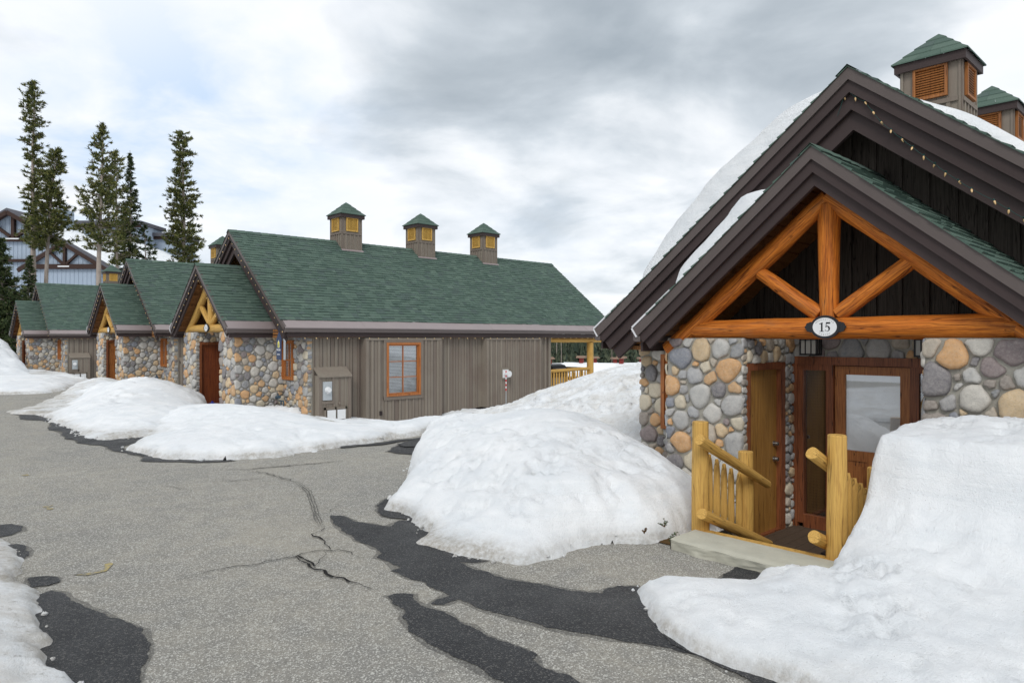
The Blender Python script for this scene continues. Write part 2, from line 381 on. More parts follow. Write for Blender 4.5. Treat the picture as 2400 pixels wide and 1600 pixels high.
# ------------------------------------------------------------------ the cabin (local frame: x into the cabin, y along the road, z from porch floor)
HM,EM,W=5.39,2.50,3.63;SM=(HM-EM)/W
HP,EP,WP,PX=4.336,2.49,2.22,-.95;SP=(HP-EP)/WP
LX=13.9;GW=.78;HW=3.36
def cabin(loc):
    root=empty('log_cabin',loc)
    P={}
    # ---- roofs
    def slope_geo(H,E,Wd,x0,x1,mb,seed,side,fl=.27):
        Ls=math.hypot(Wd,H-E);dn=(side*Wd/Ls,-(H-E)/Ls);nr=(side*(H-E)/Ls,Wd/Ls)
        # deck slab
        t=.07
        a=(0,H-.012);b=(side*Wd,E-.012)
        mb.prism([(a[0],a[1]),(b[0],b[1]),(b[0]-nr[0]*t,b[1]-nr[1]*t),(a[0],a[1]-t/nr[1])],lambda p,q,c:(c,p,q),x0+.015,x1-.015,1)
        shingles(mb,x0-.01,x1+.01,(0,H-.012),dn,nr,Ls-fl,seed)
        # ridge caps
        return Ls,dn,nr
    roof=MB()
    for sd in(-1,1):Ls,dn,nr=slope_geo(HM,EM,W,0,LX,roof,11+sd,sd)
    x=0
    while x<LX:
        e=min(x+.24,LX)
        for sd in(-1,1):roof.poly([(x-.03,0,HM+.014),(e,0,HM+.024),(e,sd*.13,HM+.024-SM*.13+.006),(x-.03,sd*.13,HM+.012-SM*.13)],[(0,1,2,3) if sd<0 else (3,2,1,0)],0)
        x=e
    roof.build('roof',[MT['shingle'],MT['soffit']],root)
    pr=MB()
    for sd in(-1,1):slope_geo(HP,EP,WP,PX,GW,pr,31+sd,sd)
    x=PX
    while x<GW:
        e=min(x+.24,GW)
        for sd in(-1,1):pr.poly([(x-.03,0,HP+.014),(e,0,HP+.024),(e,sd*.13,HP+.024-SP*.13+.006),(x-.03,sd*.13,HP+.012-SP*.13)],[(0,1,2,3) if sd<0 else (3,2,1,0)],0)
        x=e
    pr.build('porch_roof',[MT['shingle'],MT['soffit']],root)
    def flashing(H,E,Wd,x0,x1):
        for sd in(-1,1):
            Ls=math.hypot(Wd,H-E);dn=(sd*Wd/Ls,-(H-E)/Ls);nr=(sd*(H-E)/Ls,Wd/Ls);mb=MB()
            def pt(xx,s,k):return (xx,dn[0]*s+nr[0]*k,H-.012+dn[1]*s+nr[1]*k)
            x=x0;k=0
            while x<x1-.01:
                e=min(x+2.4,x1);o=.008+.004*(k%2);s0=Ls-.30;s1=Ls+.035
                q=[pt(x,s0,o),pt(e+.02,s0,o),pt(e+.02,s1,o),pt(x,s1,o)]
                lo=[(a,b-sd*.006,c-.025) for a,b,c in (q[2],q[3])]
                mb.poly(q+lo,[(0,1,2,3),(3,2,4,5)],0);x=e;k+=1
            mb.build('eave_flashing',MT['flash'],root)
            # gutter
            g=MB();yo=sd*(Wd+.015)
            prof=[(yo,E-.03),(yo,E-.15),(yo-sd*.04,E-.165),(yo-sd*.10,E-.165),(yo-sd*.10,E-.10)]
            g.prism(prof,lambda p,q,c:(c,p,q),x0+.02,x1-.02,0)
            g.prism([(yo-sd*.055,E-.168),(yo-sd*.055,E-.285),(yo-sd*.085,E-.285),(yo-sd*.085,E-.168)],lambda p,q,c:(c,p,q),x0+.10,x1-.1,1)
            g.build('gutter',[MT['gutter'],MT['trim2']],root)
    flashing(HM,EM,W,.0,LX);flashing(HP,EP,WP,PX,GW-.01)
    # ---- rake boards
    def rake(H,E,Wd,bands,xf,sgn,name):
        """bands: (vertical top offset, bottom offset, recess, thick, material)"""
        mb=MB();sl=(H-E)/Wd
        nl=math.hypot(1,sl)
        for (t0,t1,rec,th,mi) in bands:
            for sd in(-1,1):
                # end cut perpendicular to slope through (Wd,E)
                def endpt(off):
                    # point on line z=H-sl*y-off where it crosses perpendicular through (Wd+.02,E)
                    # perpendicular: (y-Wd)*1 + (z-E)*(-sl)=0
                    y=(Wd+.02+sl*(H-off-E))/(1+sl*sl);return (sd*y,H-sl*y-off)
                p=[(0,H-t0),endpt(t0),endpt(t1),(0,H-t1)]
                mb.prism(p,lambda a,b,c:(c,a,b),xf+sgn*rec,xf+sgn*(rec+th),mi)
        return mb.build(name,[MT['trim'],MT['trim2'],MT['white_edge']],root)
    mb_=[(.0,.147,0,.05,0),(.150,.285,.03,.06,1),(.288,.465,.085,.06,1),(.468,.68,.15,.06,1)]
    rake(HM,EM,W,mb_,.0,1,'rake_board');rake(HM,EM,W,mb_,LX,-1,'rake_board')
    rake(HP,EP,WP,[(.0,.145,0,.05,0),(.148,.275,.03,.05,1),(.278,.405,.08,.05,1)],PX,1,'rake_board')
    # bright metal edge at the rake ends (left tip)
    for H,E,Wd,xf in((HM,EM,W,0),(HP,EP,WP,PX)):
        ed=MB()
        sl=(H-E)/Wd
        for a,b in(((Wd+.024,E+.0),(Wd-.05,E-.105)),((Wd+.02,E+.012),(Wd-.55,E+.57*sl-.01))):
            nx,nz=(b[1]-a[1]),-(b[0]-a[0]);L=math.hypot(nx,nz);nx,nz=nx/L*.011,nz/L*.011
            ed.prism([(a[0]-nx,a[1]-nz),(b[0]-nx,b[1]-nz),(b[0]+nx,b[1]+nz),(a[0]+nx,a[1]+nz)],lambda p,q,c:(c,p,q),xf-.006,xf+.03,0)
        ed.build('metal_edging',MT['white_edge'],root)
    # ---- soffits: boards under the rake overhangs and the eaves
    sf=MB()
    for H,E,Wd,xa,xb in((HM,EM,W,.21,GW),(HP,EP,WP,PX+.14,GW)):
        sl=(H-E)/Wd
        for sd in(-1,1):
            y=.12
            while y<Wd-.12:
                y2=y+.115;zt=H-.135-sl*y
                sf.prism([(sd*y,zt),(sd*y2,zt-sl*.115),(sd*y2,zt-sl*.115-.02),(sd*y,zt-.02)],lambda p,q,c:(c,p,q),xa,xb,0);y+=.13
            # lookouts
            y=.45
            while y<Wd-.2:
                zt=H-.16-sl*y;sf.prism([(sd*y,zt),(sd*(y+.05),zt-.05*sl),(sd*(y+.05),zt-.05*sl-.06),(sd*y,zt-.06)],lambda p,q,c:(c,p,q),xa,xa+.5,0);y+=.36
    for sd in(-1,1):
        for k in range(2):
            y0=HW-.02+.13*k;sf.box((.28,sd*y0,2.20),(LX-.3,sd*min(y0+.12,W-.085),2.222),0)
    for sd in(-1,1):
        for z0,z1 in((2.20,2.262),(2.285,2.35),(2.37,2.43)):sf.box((.30,sd*2.3,z0),(.33,sd*3.5,z1),0)
    sf.build('soffit',MT['soffit'],root)
    # ---- stone walls
    def stoneblock(name,panels,solids):
        st=MB()
        for s in solids:st.box(s[0],s[1],1)
        for (w,h,fn,seed,big) in panels:stone_panel(st,w,h,fn,seed,big)
        return st.build(name,[MT['stone'],MT['mortar']],root)
    ZB=-.55;PF=-.60
    HT=2.37-ZB
    # porch pillars (front faces -x)
    for sd,seed in((1,5),(-1,8)):
        y0,y1=sd*.94,sd*1.95
        lo,hi=min(y0,y1),max(y0,y1)
        solids=[((PF,lo,ZB),(GW if sd>0 else GW,lo+.12,2.37)),((PF,hi-.12,ZB),(GW,hi,2.37)),((PF,lo+.12,ZB),(PF+.12,hi-.12,2.37)),((PF+.12,lo+.12,2.2),(GW,hi-.12,2.37))]
        if sd>0: # storage closet door opening in the inner side wall
            solids=[((PF,lo,ZB),(-.50,lo+.12,2.37)),((-.50,lo,2.06),(.43,lo+.12,2.37)),((.43,lo,ZB),(GW,lo+.12,2.37)),((-.50,lo,ZB),(.43,lo+.12,-.02))]+solids[1:]
        panels=[(1.01,HT,lambda a,b,c,lo=lo:(PF-c,lo+a,ZB+b),seed,.135)]
        # outer side
        panels.append((GW-PF,HT,(lambda a,b,c,hi=hi:(PF+a,hi+c,ZB+b)) if sd>0 else (lambda a,b,c,lo=lo:(PF+a,lo-c,ZB+b)),seed+20,.12))
        if sd>0:
            panels.append((.09,HT,lambda a,b,c,lo=lo:(PF+a,lo-c*.6,ZB+b),seed+30,.05))
            panels.append((.92,.28,lambda a,b,c,lo=lo:(-.50+a,lo-c,2.08+b),seed+31,.09))
            panels.append((.26,2.37,lambda a,b,c,lo=lo:(.45+a,lo-c,b),seed+32,.07))
        else:
            panels.append((GW-PF-.06,HT,lambda a,b,c,hi=hi:(PF+a,hi+c,ZB+b),seed+33,.1))
        stoneblock('stone_pillar',panels,solids)
    # back wall of the porch: strip over the doors
    BX=.70
    stoneblock('stone_wall',[(1.86,.24,lambda a,b,c:(BX-c,-.93+a,2.14+b),61,.12)],[((BX,-.94,2.14),(GW,.94,2.42)),((BX,-.94,-.1),(GW,-.93,2.14))])
    # gable flanks with their windows
    WZ0,WZ1=1.03,2.13
    for sd,(ws,we) in((1,(2.28,2.95)),(-1,(1.97,2.62))):
        def fn0(a,b,c,off=0,z0=0):return None
        rects=[]  # (y from,to, z from,to) measured outward
        rects.append((we,HW,ZB,2.30));rects.append((ws,we,ZB,WZ0))
        if ws-1.95>.1:rects.append((1.95,ws,ZB,2.30))
        rects.append((ws,we,WZ1,2.30))
        pn=[];so=[]
        for k,(a0,a1,z0,z1) in enumerate(rects):
            so.append(((GW,sd*a0,z0),(GW+.15,sd*a1,z1)))
            if z1-z0>.25:
                if sd>0:pn.append((a1-a0,z1-z0,lambda a,b,c,a0=a0,z0=z0:(GW-c,a0+a,z0+b),80+k,.115))
                else:pn.append((a1-a0,z1-z0,lambda a,b,c,a1=a1,z0=z0:(GW-c,-a1+a,z0+b),90+k,.115))
        # short return of stone at the outer corner
        if sd<0:pn.append((.12,2.85,lambda a,b,c:(GW+a,-HW-c*.5,ZB+b),99,.05))
        stoneblock('stone_wall',pn,so)
        # window
        w=window(root,MT['frame_o'],lambda a,b,c,sd=sd,ws=ws,we=we:(GW-.035-c,sd*(ws+a),WZ0+b),we-ws,WZ1-WZ0,2,2,True)
    # ---- gable walls, board and batten
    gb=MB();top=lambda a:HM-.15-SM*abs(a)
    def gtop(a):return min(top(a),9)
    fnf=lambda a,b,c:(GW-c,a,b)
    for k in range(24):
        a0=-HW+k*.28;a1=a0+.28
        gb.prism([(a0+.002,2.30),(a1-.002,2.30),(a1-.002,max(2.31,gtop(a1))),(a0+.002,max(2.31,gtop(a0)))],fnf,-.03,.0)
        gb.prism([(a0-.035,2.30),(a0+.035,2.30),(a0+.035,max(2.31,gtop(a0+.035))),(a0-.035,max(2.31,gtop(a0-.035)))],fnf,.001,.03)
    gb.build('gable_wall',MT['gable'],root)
    gb=MB();XE=10.2
    fnb=lambda a,b,c:(XE+c,a,b)
    for k in range(24):
        a0=-HW+k*.28;a1=a0+.28
        gb.prism([(a0+.002,-.1),(a1-.002,-.1),(a1-.002,max(2.31,gtop(a1))),(a0+.002,max(2.31,gtop(a0)))],fnb,-.03,.0)
        gb.prism([(a0-.035,-.1),(a0+.035,-.1),(a0+.035,max(2.31,gtop(a0+.035))),(a0-.035,max(2.31,gtop(a0-.035)))],fnb,.001,.03)
    gb.build('gable_wall',MT['siding'],root)
    # ---- side walls with two bump-outs each
    zb=lambda x:-.26+.0625*(x-3.8)
    B=[(2.42,5.10),(6.95,9.50)];BY=HW+.23
    for sd in(-1,1):
        mb=MB()
        fn=lambda a,b,c:(a,sd*(HW+c),b)
        zt=lambda x:2.20
        for i,(a0,a1) in enumerate(((GW+.151,B[0][0]),(B[0][1],B[1][0]),(B[1][1],XE))):boards(mb,a0,a1,zb,zt,fn,3+i,.155,.085)
        mb.box((XE-.09,sd*(HW+.03),-.1),(XE+.03,sd*(HW+.06),2.2))
        fn2=lambda a,b,c:(a,sd*(BY+c),b);zt2=lambda x:2.19
        for i,(a0,a1) in enumerate(B):
            w0,w1=(a0+.68,a0+1.88) if i==0 else (9,9)
            if i==0:
                boards(mb,a0,w0,zb,zt2,fn2,20,.15,.08);boards(mb,w1,a1,zb,zt2,fn2,21,.15,.08)
                boards(mb,w0,w1,zb,lambda x:.42,fn2,22,.16,.08);boards(mb,w0,w1,lambda x:2.08,zt2,fn2,23,.16,.08)
                for q in((w0-.10,w0-.0,.42,2.14),(w1,w1+.10,.42,2.14)):mb.box((q[0],sd*(BY+.036),q[2]),(q[1],sd*(BY+.055),q[3]))
                mb.box((w0-.10,sd*(BY+.036),.40),(w1+.10,sd*(BY+.06),.50));mb.box((w0-.10,sd*(BY+.036),2.06),(w1+.10,sd*(BY+.058),2.14))
            else:boards(mb,a0,a1,zb,zt2,fn2,24,.15,.08)
            mb.box((a0,sd*(BY+.036),2.13),(a1,sd*(BY+.052),2.19))
            for xx in(a0,a1):
                mb.prism([(HW,zb(xx)),(BY+.034,zb(xx)),(BY+.034,2.19),(HW,2.19)],lambda p,q,c,xx=xx,i=i:(xx+(c if xx==a0 else -c),sd*p,q),-.001,.03)
            mb.box((a0-.004,sd*(BY+.034),zb(a0)),(a0+.09,sd*(BY+.062),2.12));mb.box((a1-.09,sd*(BY+.034),zb(a1)),(a1+.004,sd*(BY+.062),2.12))
        mb.build('wood_wall',[MT['siding'],MT['found']],root)
        window(root,MT['frame_o'],lambda a,b,c,sd=sd:(B[0][0]+.68+a,sd*(BY+.03+c),.50+b),1.20,1.56,2,3,False)
    f=MB()
    f.box((GW+.2,-HW+.03,-1.2),(XE-.05,HW-.03,.2))
    for sd in(-1,1):
        for a0,a1 in B:f.box((a0+.05,sd*(HW-.05),-1.2),(a1-.05,sd*(BY-.02),.05))
    f.build('foundation',MT['found'],root)
    # dark room behind the glass
    # ---- porch floor
    pf=MB();y=-.93
    while y<.93:
        pf.box((-.70,y,-.05),(BX,min(y+.135,.935),0));y+=.14
    pf.box((-1.2,-1.0,-.3),(BX,1.0,-.052))
    pf.build('porch_floor',MT['deckw'],root)
    # ---- storage door in the inner side wall
    d=empty('storage_door',(0,0,0),0,root)
    sd_=MB();sd_.box((-.44,.985,.02),(.33,1.02,1.99));leaf=sd_.build('door_leaf',MT['door_y'],d)
    fr=MB();fr.box((-.51,.92,0),(-.44,1.05,2.07));fr.box((.33,.92,0),(.44,1.05,2.07));fr.box((-.51,.922,1.99),(.44,1.05,2.075));fr.box((-.44,.93,-.02),(.33,1.05,.02))
    fr.build('door_frame',MT['frame_r'],d)
    for zz,r,nm_ in((1.07,.028,'deadbolt'),(.88,.030,'door_knob')):
        kb=MB();kb.tube((.255,.985,zz),(.255,.945,zz),.014,.014,10);kb.tube((.255,.955,zz),(.255,.925,zz),r,r*.8,14);kb.tube((.255,.985,zz),(.255,.976,zz),.033,.033,14)
        kb.build(nm_,MT['steel'],d)
    # ---- entry door with sidelights in the back wall
    e=empty('entry_door',(0,0,0),0,root)
    X0=BX-.02
    fr=MB()
    fr.box((X0-.03,.87,0),(BX+.08,.935,2.14));fr.box((X0-.03,-.935,0),(BX+.08,-.87,2.14));fr.box((X0-.034,-.936,2.04),(BX+.081,.936,2.14))
    fr.box((X0-.012,.80,0.05),(BX+.06,.87,2.04));fr.box((X0-.012,-.87,.05),(BX+.06,-.80,2.04))
    for y in(.47,-.47):fr.box((X0-.02,y-.045,0),(BX+.07,y+.045,2.04))
    fr.box((X0-.015,.515,.0),(BX+.06,.80,.16));fr.box((X0-.015,-.80,.0),(BX+.06,-.515,.16));fr.box((X0-.015,.515,1.97),(BX+.05,.80,2.04));fr.box((X0-.015,-.80,1.97),(BX+.05,-.515,2.04))
    fr.build('door_frame',MT['frame_r'],e)
    lf=MB();xl=BX+.0
    lf.box((xl,-.42,.02),(xl+.045,-.31,2.03));lf.box((xl,.30,.02),(xl+.045,.42,2.03));lf.box((xl-.001,-.31,1.93),(xl+.045,.30,2.03));lf.box((xl-.001,-.31,.02),(xl+.045,.30,.27));lf.box((xl-.001,-.31,.90),(xl+.045,.30,1.02));lf.box((xl-.001,-.05,.27),(xl+.045,.05,.90))
    lf.box((xl+.016,-.31,.27),(xl+.035,-.05,.9));lf.box((xl+.016,.05,.27),(xl+.035,.30,.9))
    for y0,y1 in((-.27,-.09),(.09,.26)):lf.box((xl+.004,y0,.33),(xl+.02,y1,.84))
    lf.build('door_leaf',MT['door_o'],e)
    gl=MB();gl.poly([(xl+.02,-.31,1.02),(xl+.02,.30,1.02),(xl+.02,.30,1.93),(xl+.02,-.31,1.93)],[(0,1,2,3)])
    for a,b in((.515,.80),(-.80,-.515)):gl.poly([(X0+.015,a,.16),(X0+.015,b,.16),(X0+.015,b,1.97),(X0+.015,a,1.97)],[(0,1,2,3)])
    gl.build('glass_pane',MT['glass'],e,fix=False)
    bl=MB();bl.box((BX+.072,-.4,.95),(BX+.078,.4,1.98),0)
    z=.18
    while z<1.96:
        bl.box((BX+.05,.50,z),(BX+.056,.80,z+.03),1);bl.box((BX+.05,-.80,z),(BX+.056,-.50,z+.03),1);z+=.036
    bl.box((BX+.08,-.86,0),(BX+.10,.86,2.1),2)
    bl.build('blind',[MT['blind'],MT['screen'],MT['dark']],e)
    kb=MB();kb.tube((xl,-.365,.98),(xl-.05,-.365,.98),.013,.013,10);kb.tube((xl-.05,-.365,.98),(xl-.055,-.27,.98),.012,.010,10);kb.build('door_handle',MT['black'],e)
    # ---- lanterns
    for yy in(.66,-.62):
        l=MB();x0=BX-.055;z0=2.16
        l.box((BX-.045,yy-.04,z0+.16),(BX+.01,yy+.04,z0+.28),0)
        l.box((x0-.16,yy-.105,z0),(x0,yy+.105,z0+.018),0);l.box((x0-.165,yy-.11,z0+.245),(x0+.005,yy+.11,z0+.27),0)
        for a in(-.098,-.035,.035,.098):
            l.box((x0-.158,yy+a-.005,z0),(x0-.148,yy+a+.005,z0+.25),0)
        for a in(0,.05,.10,.148):
            for s2 in(-.1,.1):l.box((x0-.004-a-.008,yy+s2-.005,z0),(x0-a,yy+s2+.005,z0+.25),0)
        l.box((x0-.160,yy-.1,z0+.185),(x0-.146,yy+.1,z0+.195),0)
        lo=l.build('wall_lantern',MT['black'],root)
        g=MB();g.box((x0-.142,yy-.09,z0+.02),(x0-.01,yy+.09,z0+.24));g.build('lamp_glass',MT['frost'],lo)
    # ---- log truss
    TX=-.50
    lm='log'
    log('log_beam',(TX-.01,-1.80,2.475),(TX-.01,1.80,2.475),.122,.108,MT[lm],root,1,20,30,.28,wob=.006)
    log('king_post',(TX,0,2.56),(TX,0,3.78),.095,.115,MT[lm],root,2,20,20)
    for sd in(1,-1):
        log('rafter_log',(TX-.015,sd*.0,3.86),(TX-.015,sd*1.98,3.86-SP*1.98),.098,.105,MT[lm],root,4+sd,18,26,wob=.012)
        log('strut',(TX-.0,sd*.10,2.62),(TX-.0,sd*.86,3.17),.085,.075,MT[lm],root,8+sd,18,16)
    # ---- number sign on the beam
    sg=empty('number_sign',(TX-.155,-.02,2.485),0,root)
    def ell(w,h,n=40):return [(w*math.cos(2*math.pi*i/n),h*math.sin(2*math.pi*i/n)) for i in range(n)]
    fnS=lambda a,b,c:(-c,-a,b)
    s1=MB();s1.prism(ell(.150,.122),fnS,-.02,.010);
    for sx in(1,-1):
        for cx,cz,r in((.155,0,.035),(.172,.022,.026),(.172,-.022,.026),(.150,.036,.020),(.150,-.036,.020),(.195,0,.018)):
            s1.prism([(sx*cx+p[0],cz+p[1]) for p in ell(r,r,14)],fnS,-.01,.006+.001*cx)
        s1.prism([(sx*.13,.045),(sx*.19,.02),(sx*.212,0),(sx*.19,-.02),(sx*.13,-.045)],fnS,-.012,.004)
    s1.build('sign_surround',MT['black'],sg)
    s2=MB();s2.prism(ell(.124,.097),fnS,.0101,.0135);s2.build('sign_face',MT['white'],sg)
    return root
def window(root,fmat,fn,w,h,nc,nr,narrow):
    o=empty('window',(0,0,0),0,root)
    fr=MB();t=.06
    def bx(a0,a1,b0,b1,c0,c1,m=0):fr.prism([(a0,b0),(a1,b0),(a1,b1),(a0,b1)],fn,c0,c1,m)
    bx(0,t,0,h,-.09,.05);bx(w-t,w,0,h,-.09,.05);bx(t,w-t,0,t,-.09,.048);bx(t,w-t,h-t,h,-.09,.048)
    t2=t+.035
    bx(t,t2,t,h-t,-.09,.012);bx(w-t2,w-t,t,h-t,-.09,.012);bx(t2,w-t2,t,t2,-.09,.010);bx(t2,w-t2,h-t2,h-t,-.09,.010)
    for k in range(1,nc):
        x=t2+(w-2*t2)*k/nc;bx(x-.014,x+.014,t2,h-t2,-.05,-.015)
    for k in range(1,nr):
        z=t2+(h-2*t2)*k/nr;bx(t2,w-t2,z-.013,z+.013,-.052,-.017)
    fr.build('window_frame',fmat,o)
    g=MB();g.poly([fn(t2,t2,-.035),fn(w-t2,t2,-.035),fn(w-t2,h-t2,-.035),fn(t2,h-t2,-.035)],[(0,1,2,3)]);g.build('window_pane',MT['glass'],o,fix=False)
    b=MB();z=t2
    while z<h-t2-.02:
        b.prism([(t2,z),(w-t2,z),(w-t2,z+.030),(t2,z+.030)],fn,-.055,-.049,0);z+=.042
    b.prism([(t2-.01,t2-.01),(w-t2+.01,t2-.01),(w-t2+.01,h-t2+.01),(t2-.01,h-t2+.01)],fn,-.14,-.12,1)
    b.build('blind',[MT['blind'],MT['dark']],o)
    return o
def cupola(root,x):
    # straddles the ridge
    o=empty('cupola',(x,0,0),0,root)
    s=.37;b=MB()
    for (ax,ay,nx,ny) in((0,0,1,0),(0,0,-1,0),(0,0,0,1),(0,0,0,-1)):
        if nx:fn=lambda a,bb,c,nx=nx:(nx*(s+c),a,bb)
        else:fn=lambda a,bb,c,ny=ny:(a,ny*(s+c),bb)
        low=(lambda a:HM-SM*abs(a)-.05) if nx else (lambda a:HM-SM*s-.06)
        n=5;st=2*s/n
        for k in range(n):
            a0=-s+k*st;a1=a0+st
            b.prism([(a0+.002,low(a0)),(a1-.002,low(a1)),(a1-.002,6.20),(a0+.002,6.20)],fn,-.02,.0)
        for k in range(n+1):
            a0=-s+k*st;w=.026
            l,r=max(-s,a0-w),min(s,a0+w)
            top=5.66 if 0<k<n else 6.20
            b.prism([(l,low(l)),(r,low(r)),(r,top),(l,top)],fn,.001,.02)
        b.prism([(-s+.03,5.60),(s-.03,5.60),(s-.03,5.66),(-s+.03,5.66)],fn,.021,.030)
    b.build('cupola_body',MT['siding'],o)
    for (nx,ny) in((1,0),(-1,0),(0,1),(0,-1)):
        fn=(lambda a,bb,c,nx=nx:(nx*(s+c),a,bb)) if nx else (lambda a,bb,c,ny=ny:(a,ny*(s+c),bb))
        v=MB();w=.215;z0,z1=5.70,6.15;t=.035
        for q in((-w,-w+t,z0,z1),(w-t,w,z0,z1),(-w+t,w-t,z0,z0+t),(-w+t,w-t,z1-t,z1)):v.prism([(q[0],q[2]),(q[1],q[2]),(q[1],q[3]),(q[0],q[3])],fn,.002,.045)
        nz=11
        for k in range(nz):
            z=z0+t+(z1-z0-2*t)*(k+.5)/nz
            pts=[fn(-w+t,z-.012,.034),fn(w-t,z-.012,.034),fn(w-t,z+.016,.008),fn(-w+t,z+.016,.008),fn(-w+t,z-.020,.028),fn(w-t,z-.020,.028)]
            v.poly(pts,[(0,1,2,3),(4,5,1,0)],0)
        v.prism([(-w+t,z0+t),(w-t,z0+t),(w-t,z1-t),(-w+t,z1-t)],fn,.003,.005,1)
        v.build('louvered_vent',[MT['vent_o'],MT['dark']],o)
    c=MB();e=.445
    c.box((-e+.03,-e+.03,6.175),(e-.03,e-.03,6.205),1)
    for q in(((-e,-e,6.14),(-e+.03,e,6.262)),((e-.03,-e,6.14),(e,e,6.262)),((-e+.03,-e,6.141),(e-.03,-e+.03,6.261)),((-e+.03,e-.03,6.141),(e-.03,e,6.261))):c.box(q[0],q[1],1)
    rows=4;E2=e+.02;zt0,zt1=6.265,6.715
    for k in range(rows):
        f0=1-k/rows;f1=1-(k+1)/rows
        for q in range(4):
            rot=lambda p,q=q:(p[0]*math.cos(q*math.pi/2)-p[1]*math.sin(q*math.pi/2),p[0]*math.sin(q*math.pi/2)+p[1]*math.cos(q*math.pi/2),p[2])
            z0_=zt0+(zt1-zt0)*(1-f0);z1_=zt0+(zt1-zt0)*(1-f1);a0=E2*f0+.012;a1=E2*f1
            npc=max(1,int(round(3.2*f0)))
            for j in range(npc):
                u0,u1=-1+2*j/npc,-1+2*(j+1)/npc
                pts=[(a0,u0*a0,z0_+.012),(a0,u1*a0-.003,z0_+.012),(a1,u1*a1,z1_+.006),(a1,u0*a1,z1_+.006),(a0,u0*a0,z0_-.008),(a0,u1*a0-.003,z0_-.008)]
                c.poly([rot(p) for p in pts],[(0,1,2,3),(4,5,1,0)],0)
    cap=c.build('cupola_cap',[MT['shingle'],MT['trim2']],o)
    for sy in(-1,1):
        fl=MB();fl.poly([(-s-.04,sy*(s+.03),HM-SM*(s+.03)+.03),(s+.04,sy*(s+.03),HM-SM*(s+.03)+.03),(s+.04,sy*(s+.09),HM-SM*(s+.09)+.02),(-s-.04,sy*(s+.09),HM-SM*(s+.09)+.02)],[(0,1,2,3)])
        fl.build('step_flashing',MT['flash'],o,fix=False)
    return o
proto=cabin((8.06,3.08,-.52))
cup0=None
def copy_tree(o,parent=None,swap=None):
    c=o.copy();C.objects.link(c)
    if parent:c.parent=parent
    if swap and c.type=='MESH':
        for sl in c.material_slots:
            if sl.material and sl.material.name in swap:
                m=swap[sl.material.name];sl.link='OBJECT';sl.material=m
    for ch in list(o.children):copy_tree(ch,c,swap)
    return c
c1=cupola(proto,3.40)
for k in(1,2):
    c=copy_tree(c1,proto);c.location=(3.40+3.02*k,0,0)
# ------------------------------------------------------------------ cabin side details: utility enclosure, wall vent, deck
def utility(root):
    YW=-HW
    o=empty('utility_box',(0,0,0),0,root);m=MB()
    x0,x1,y1=.98,1.90,YW-.30
    m.box((x0,YW-.02,-.6),(x1,y1,1.18))
    m.poly([(x0-.04,YW,1.42),(x1+.04,YW,1.42),(x1+.04,y1-.05,1.17),(x0-.04,y1-.05,1.17),(x0-.04,YW,1.38),(x1+.04,YW,1.38),(x1+.04,y1-.05,1.13),(x0-.04,y1-.05,1.13)],[(0,1,2,3),(7,6,5,4),(3,2,6,7),(0,3,7,4),(2,1,5,6)])
    m.box((x0-.02,y1-.02,-.6),(x0+.07,y1,1.13));m.box((x1-.07,y1-.02,-.6),(x1+.02,y1,1.13))
    for xx in(x0+.22,x0+.42,x0+.60,x0+.76):m.box((xx-.025,y1-.018,-.6),(xx+.025,y1,1.13))
    m.box((x0+.05,y1-.03,.42),(x0+.42,y1,.50));m.box((x0+.36,y1-.03,.42),(x0+.42,y1,1.13))
    for q in((x0+.12,x0+.80,-.08,-.02),(x0+.12,x0+.80,.26,.32),(x0+.12,x0+.17,-.08,.32),(x0+.43,x0+.48,-.08,.32),(x0+.75,x0+.80,-.08,.32)):m.box((q[0],y1-.045,q[2]),(q[1],y1,q[3]))
    m.tube((x0+.58,y1,.42),(x0+.58,y1-.03,.42),.035,.03,12)
    m.build('box_cabinet',MT['siding'],o)
    g=MB();g.box((x0+.08,y1-.05,.52),(x0+.34,y1-.01,1.02));g.build('meter_panel',MT['greybox'],o)
    t=MB();t.tube((x0+.21,y1-.05,.80),(x0+.21,y1-.10,.80),.085,.08,20);t.tube((x0+.21,y1-.10,.80),(x0+.21,y1-.15,.80),.070,.062,20);t.box((x0+.15,y1-.105,.70),(x0+.27,y1-.10,.72));t.build('meter_dial',MT['white'],o)
    for a in(.20,.50):
        v=MB();v.box((x0+a,y1-.06,-.01),(x0+a+.22,y1-.045,.25));v.box((x0+a-.01,y1-.085,-.005),(x0+a+.23,y1-.055,.015));v.box((x0+a+.20,y1-.09,0),(x0+a+.23,y1-.055,.25));v.build('vent_hood',MT['white'],o)
    # upper panel rail
    # wall vent on second bump-out
    v=MB();yb=-(HW+.23)-.036;xx=7.78
    v.box((xx-.17,yb-.02,.82),(xx+.17,yb,1.20));v.build('vent_backboard',MT['siding'],root)
    v=MB();v.box((xx-.13,yb-.035,.87),(xx+.13,yb-.021,1.14));v.tube((xx,yb-.03,1.0),(xx,yb-.10,1.0),.085,.085,20);v.tube((xx,yb-.12,1.0),(xx,yb-.22,1.0),.105,.105,22);v.tube((xx,yb-.09,1.0),(xx,yb-.13,1.0),.06,.06,16)
    v.build('wall_vent',MT['white'],root)
    o=MB();o.box((2.42+.45,yb-.03,-.02),(2.42+.53,yb,.10));o.build('outlet_box',MT['found'],root)
utility(proto)
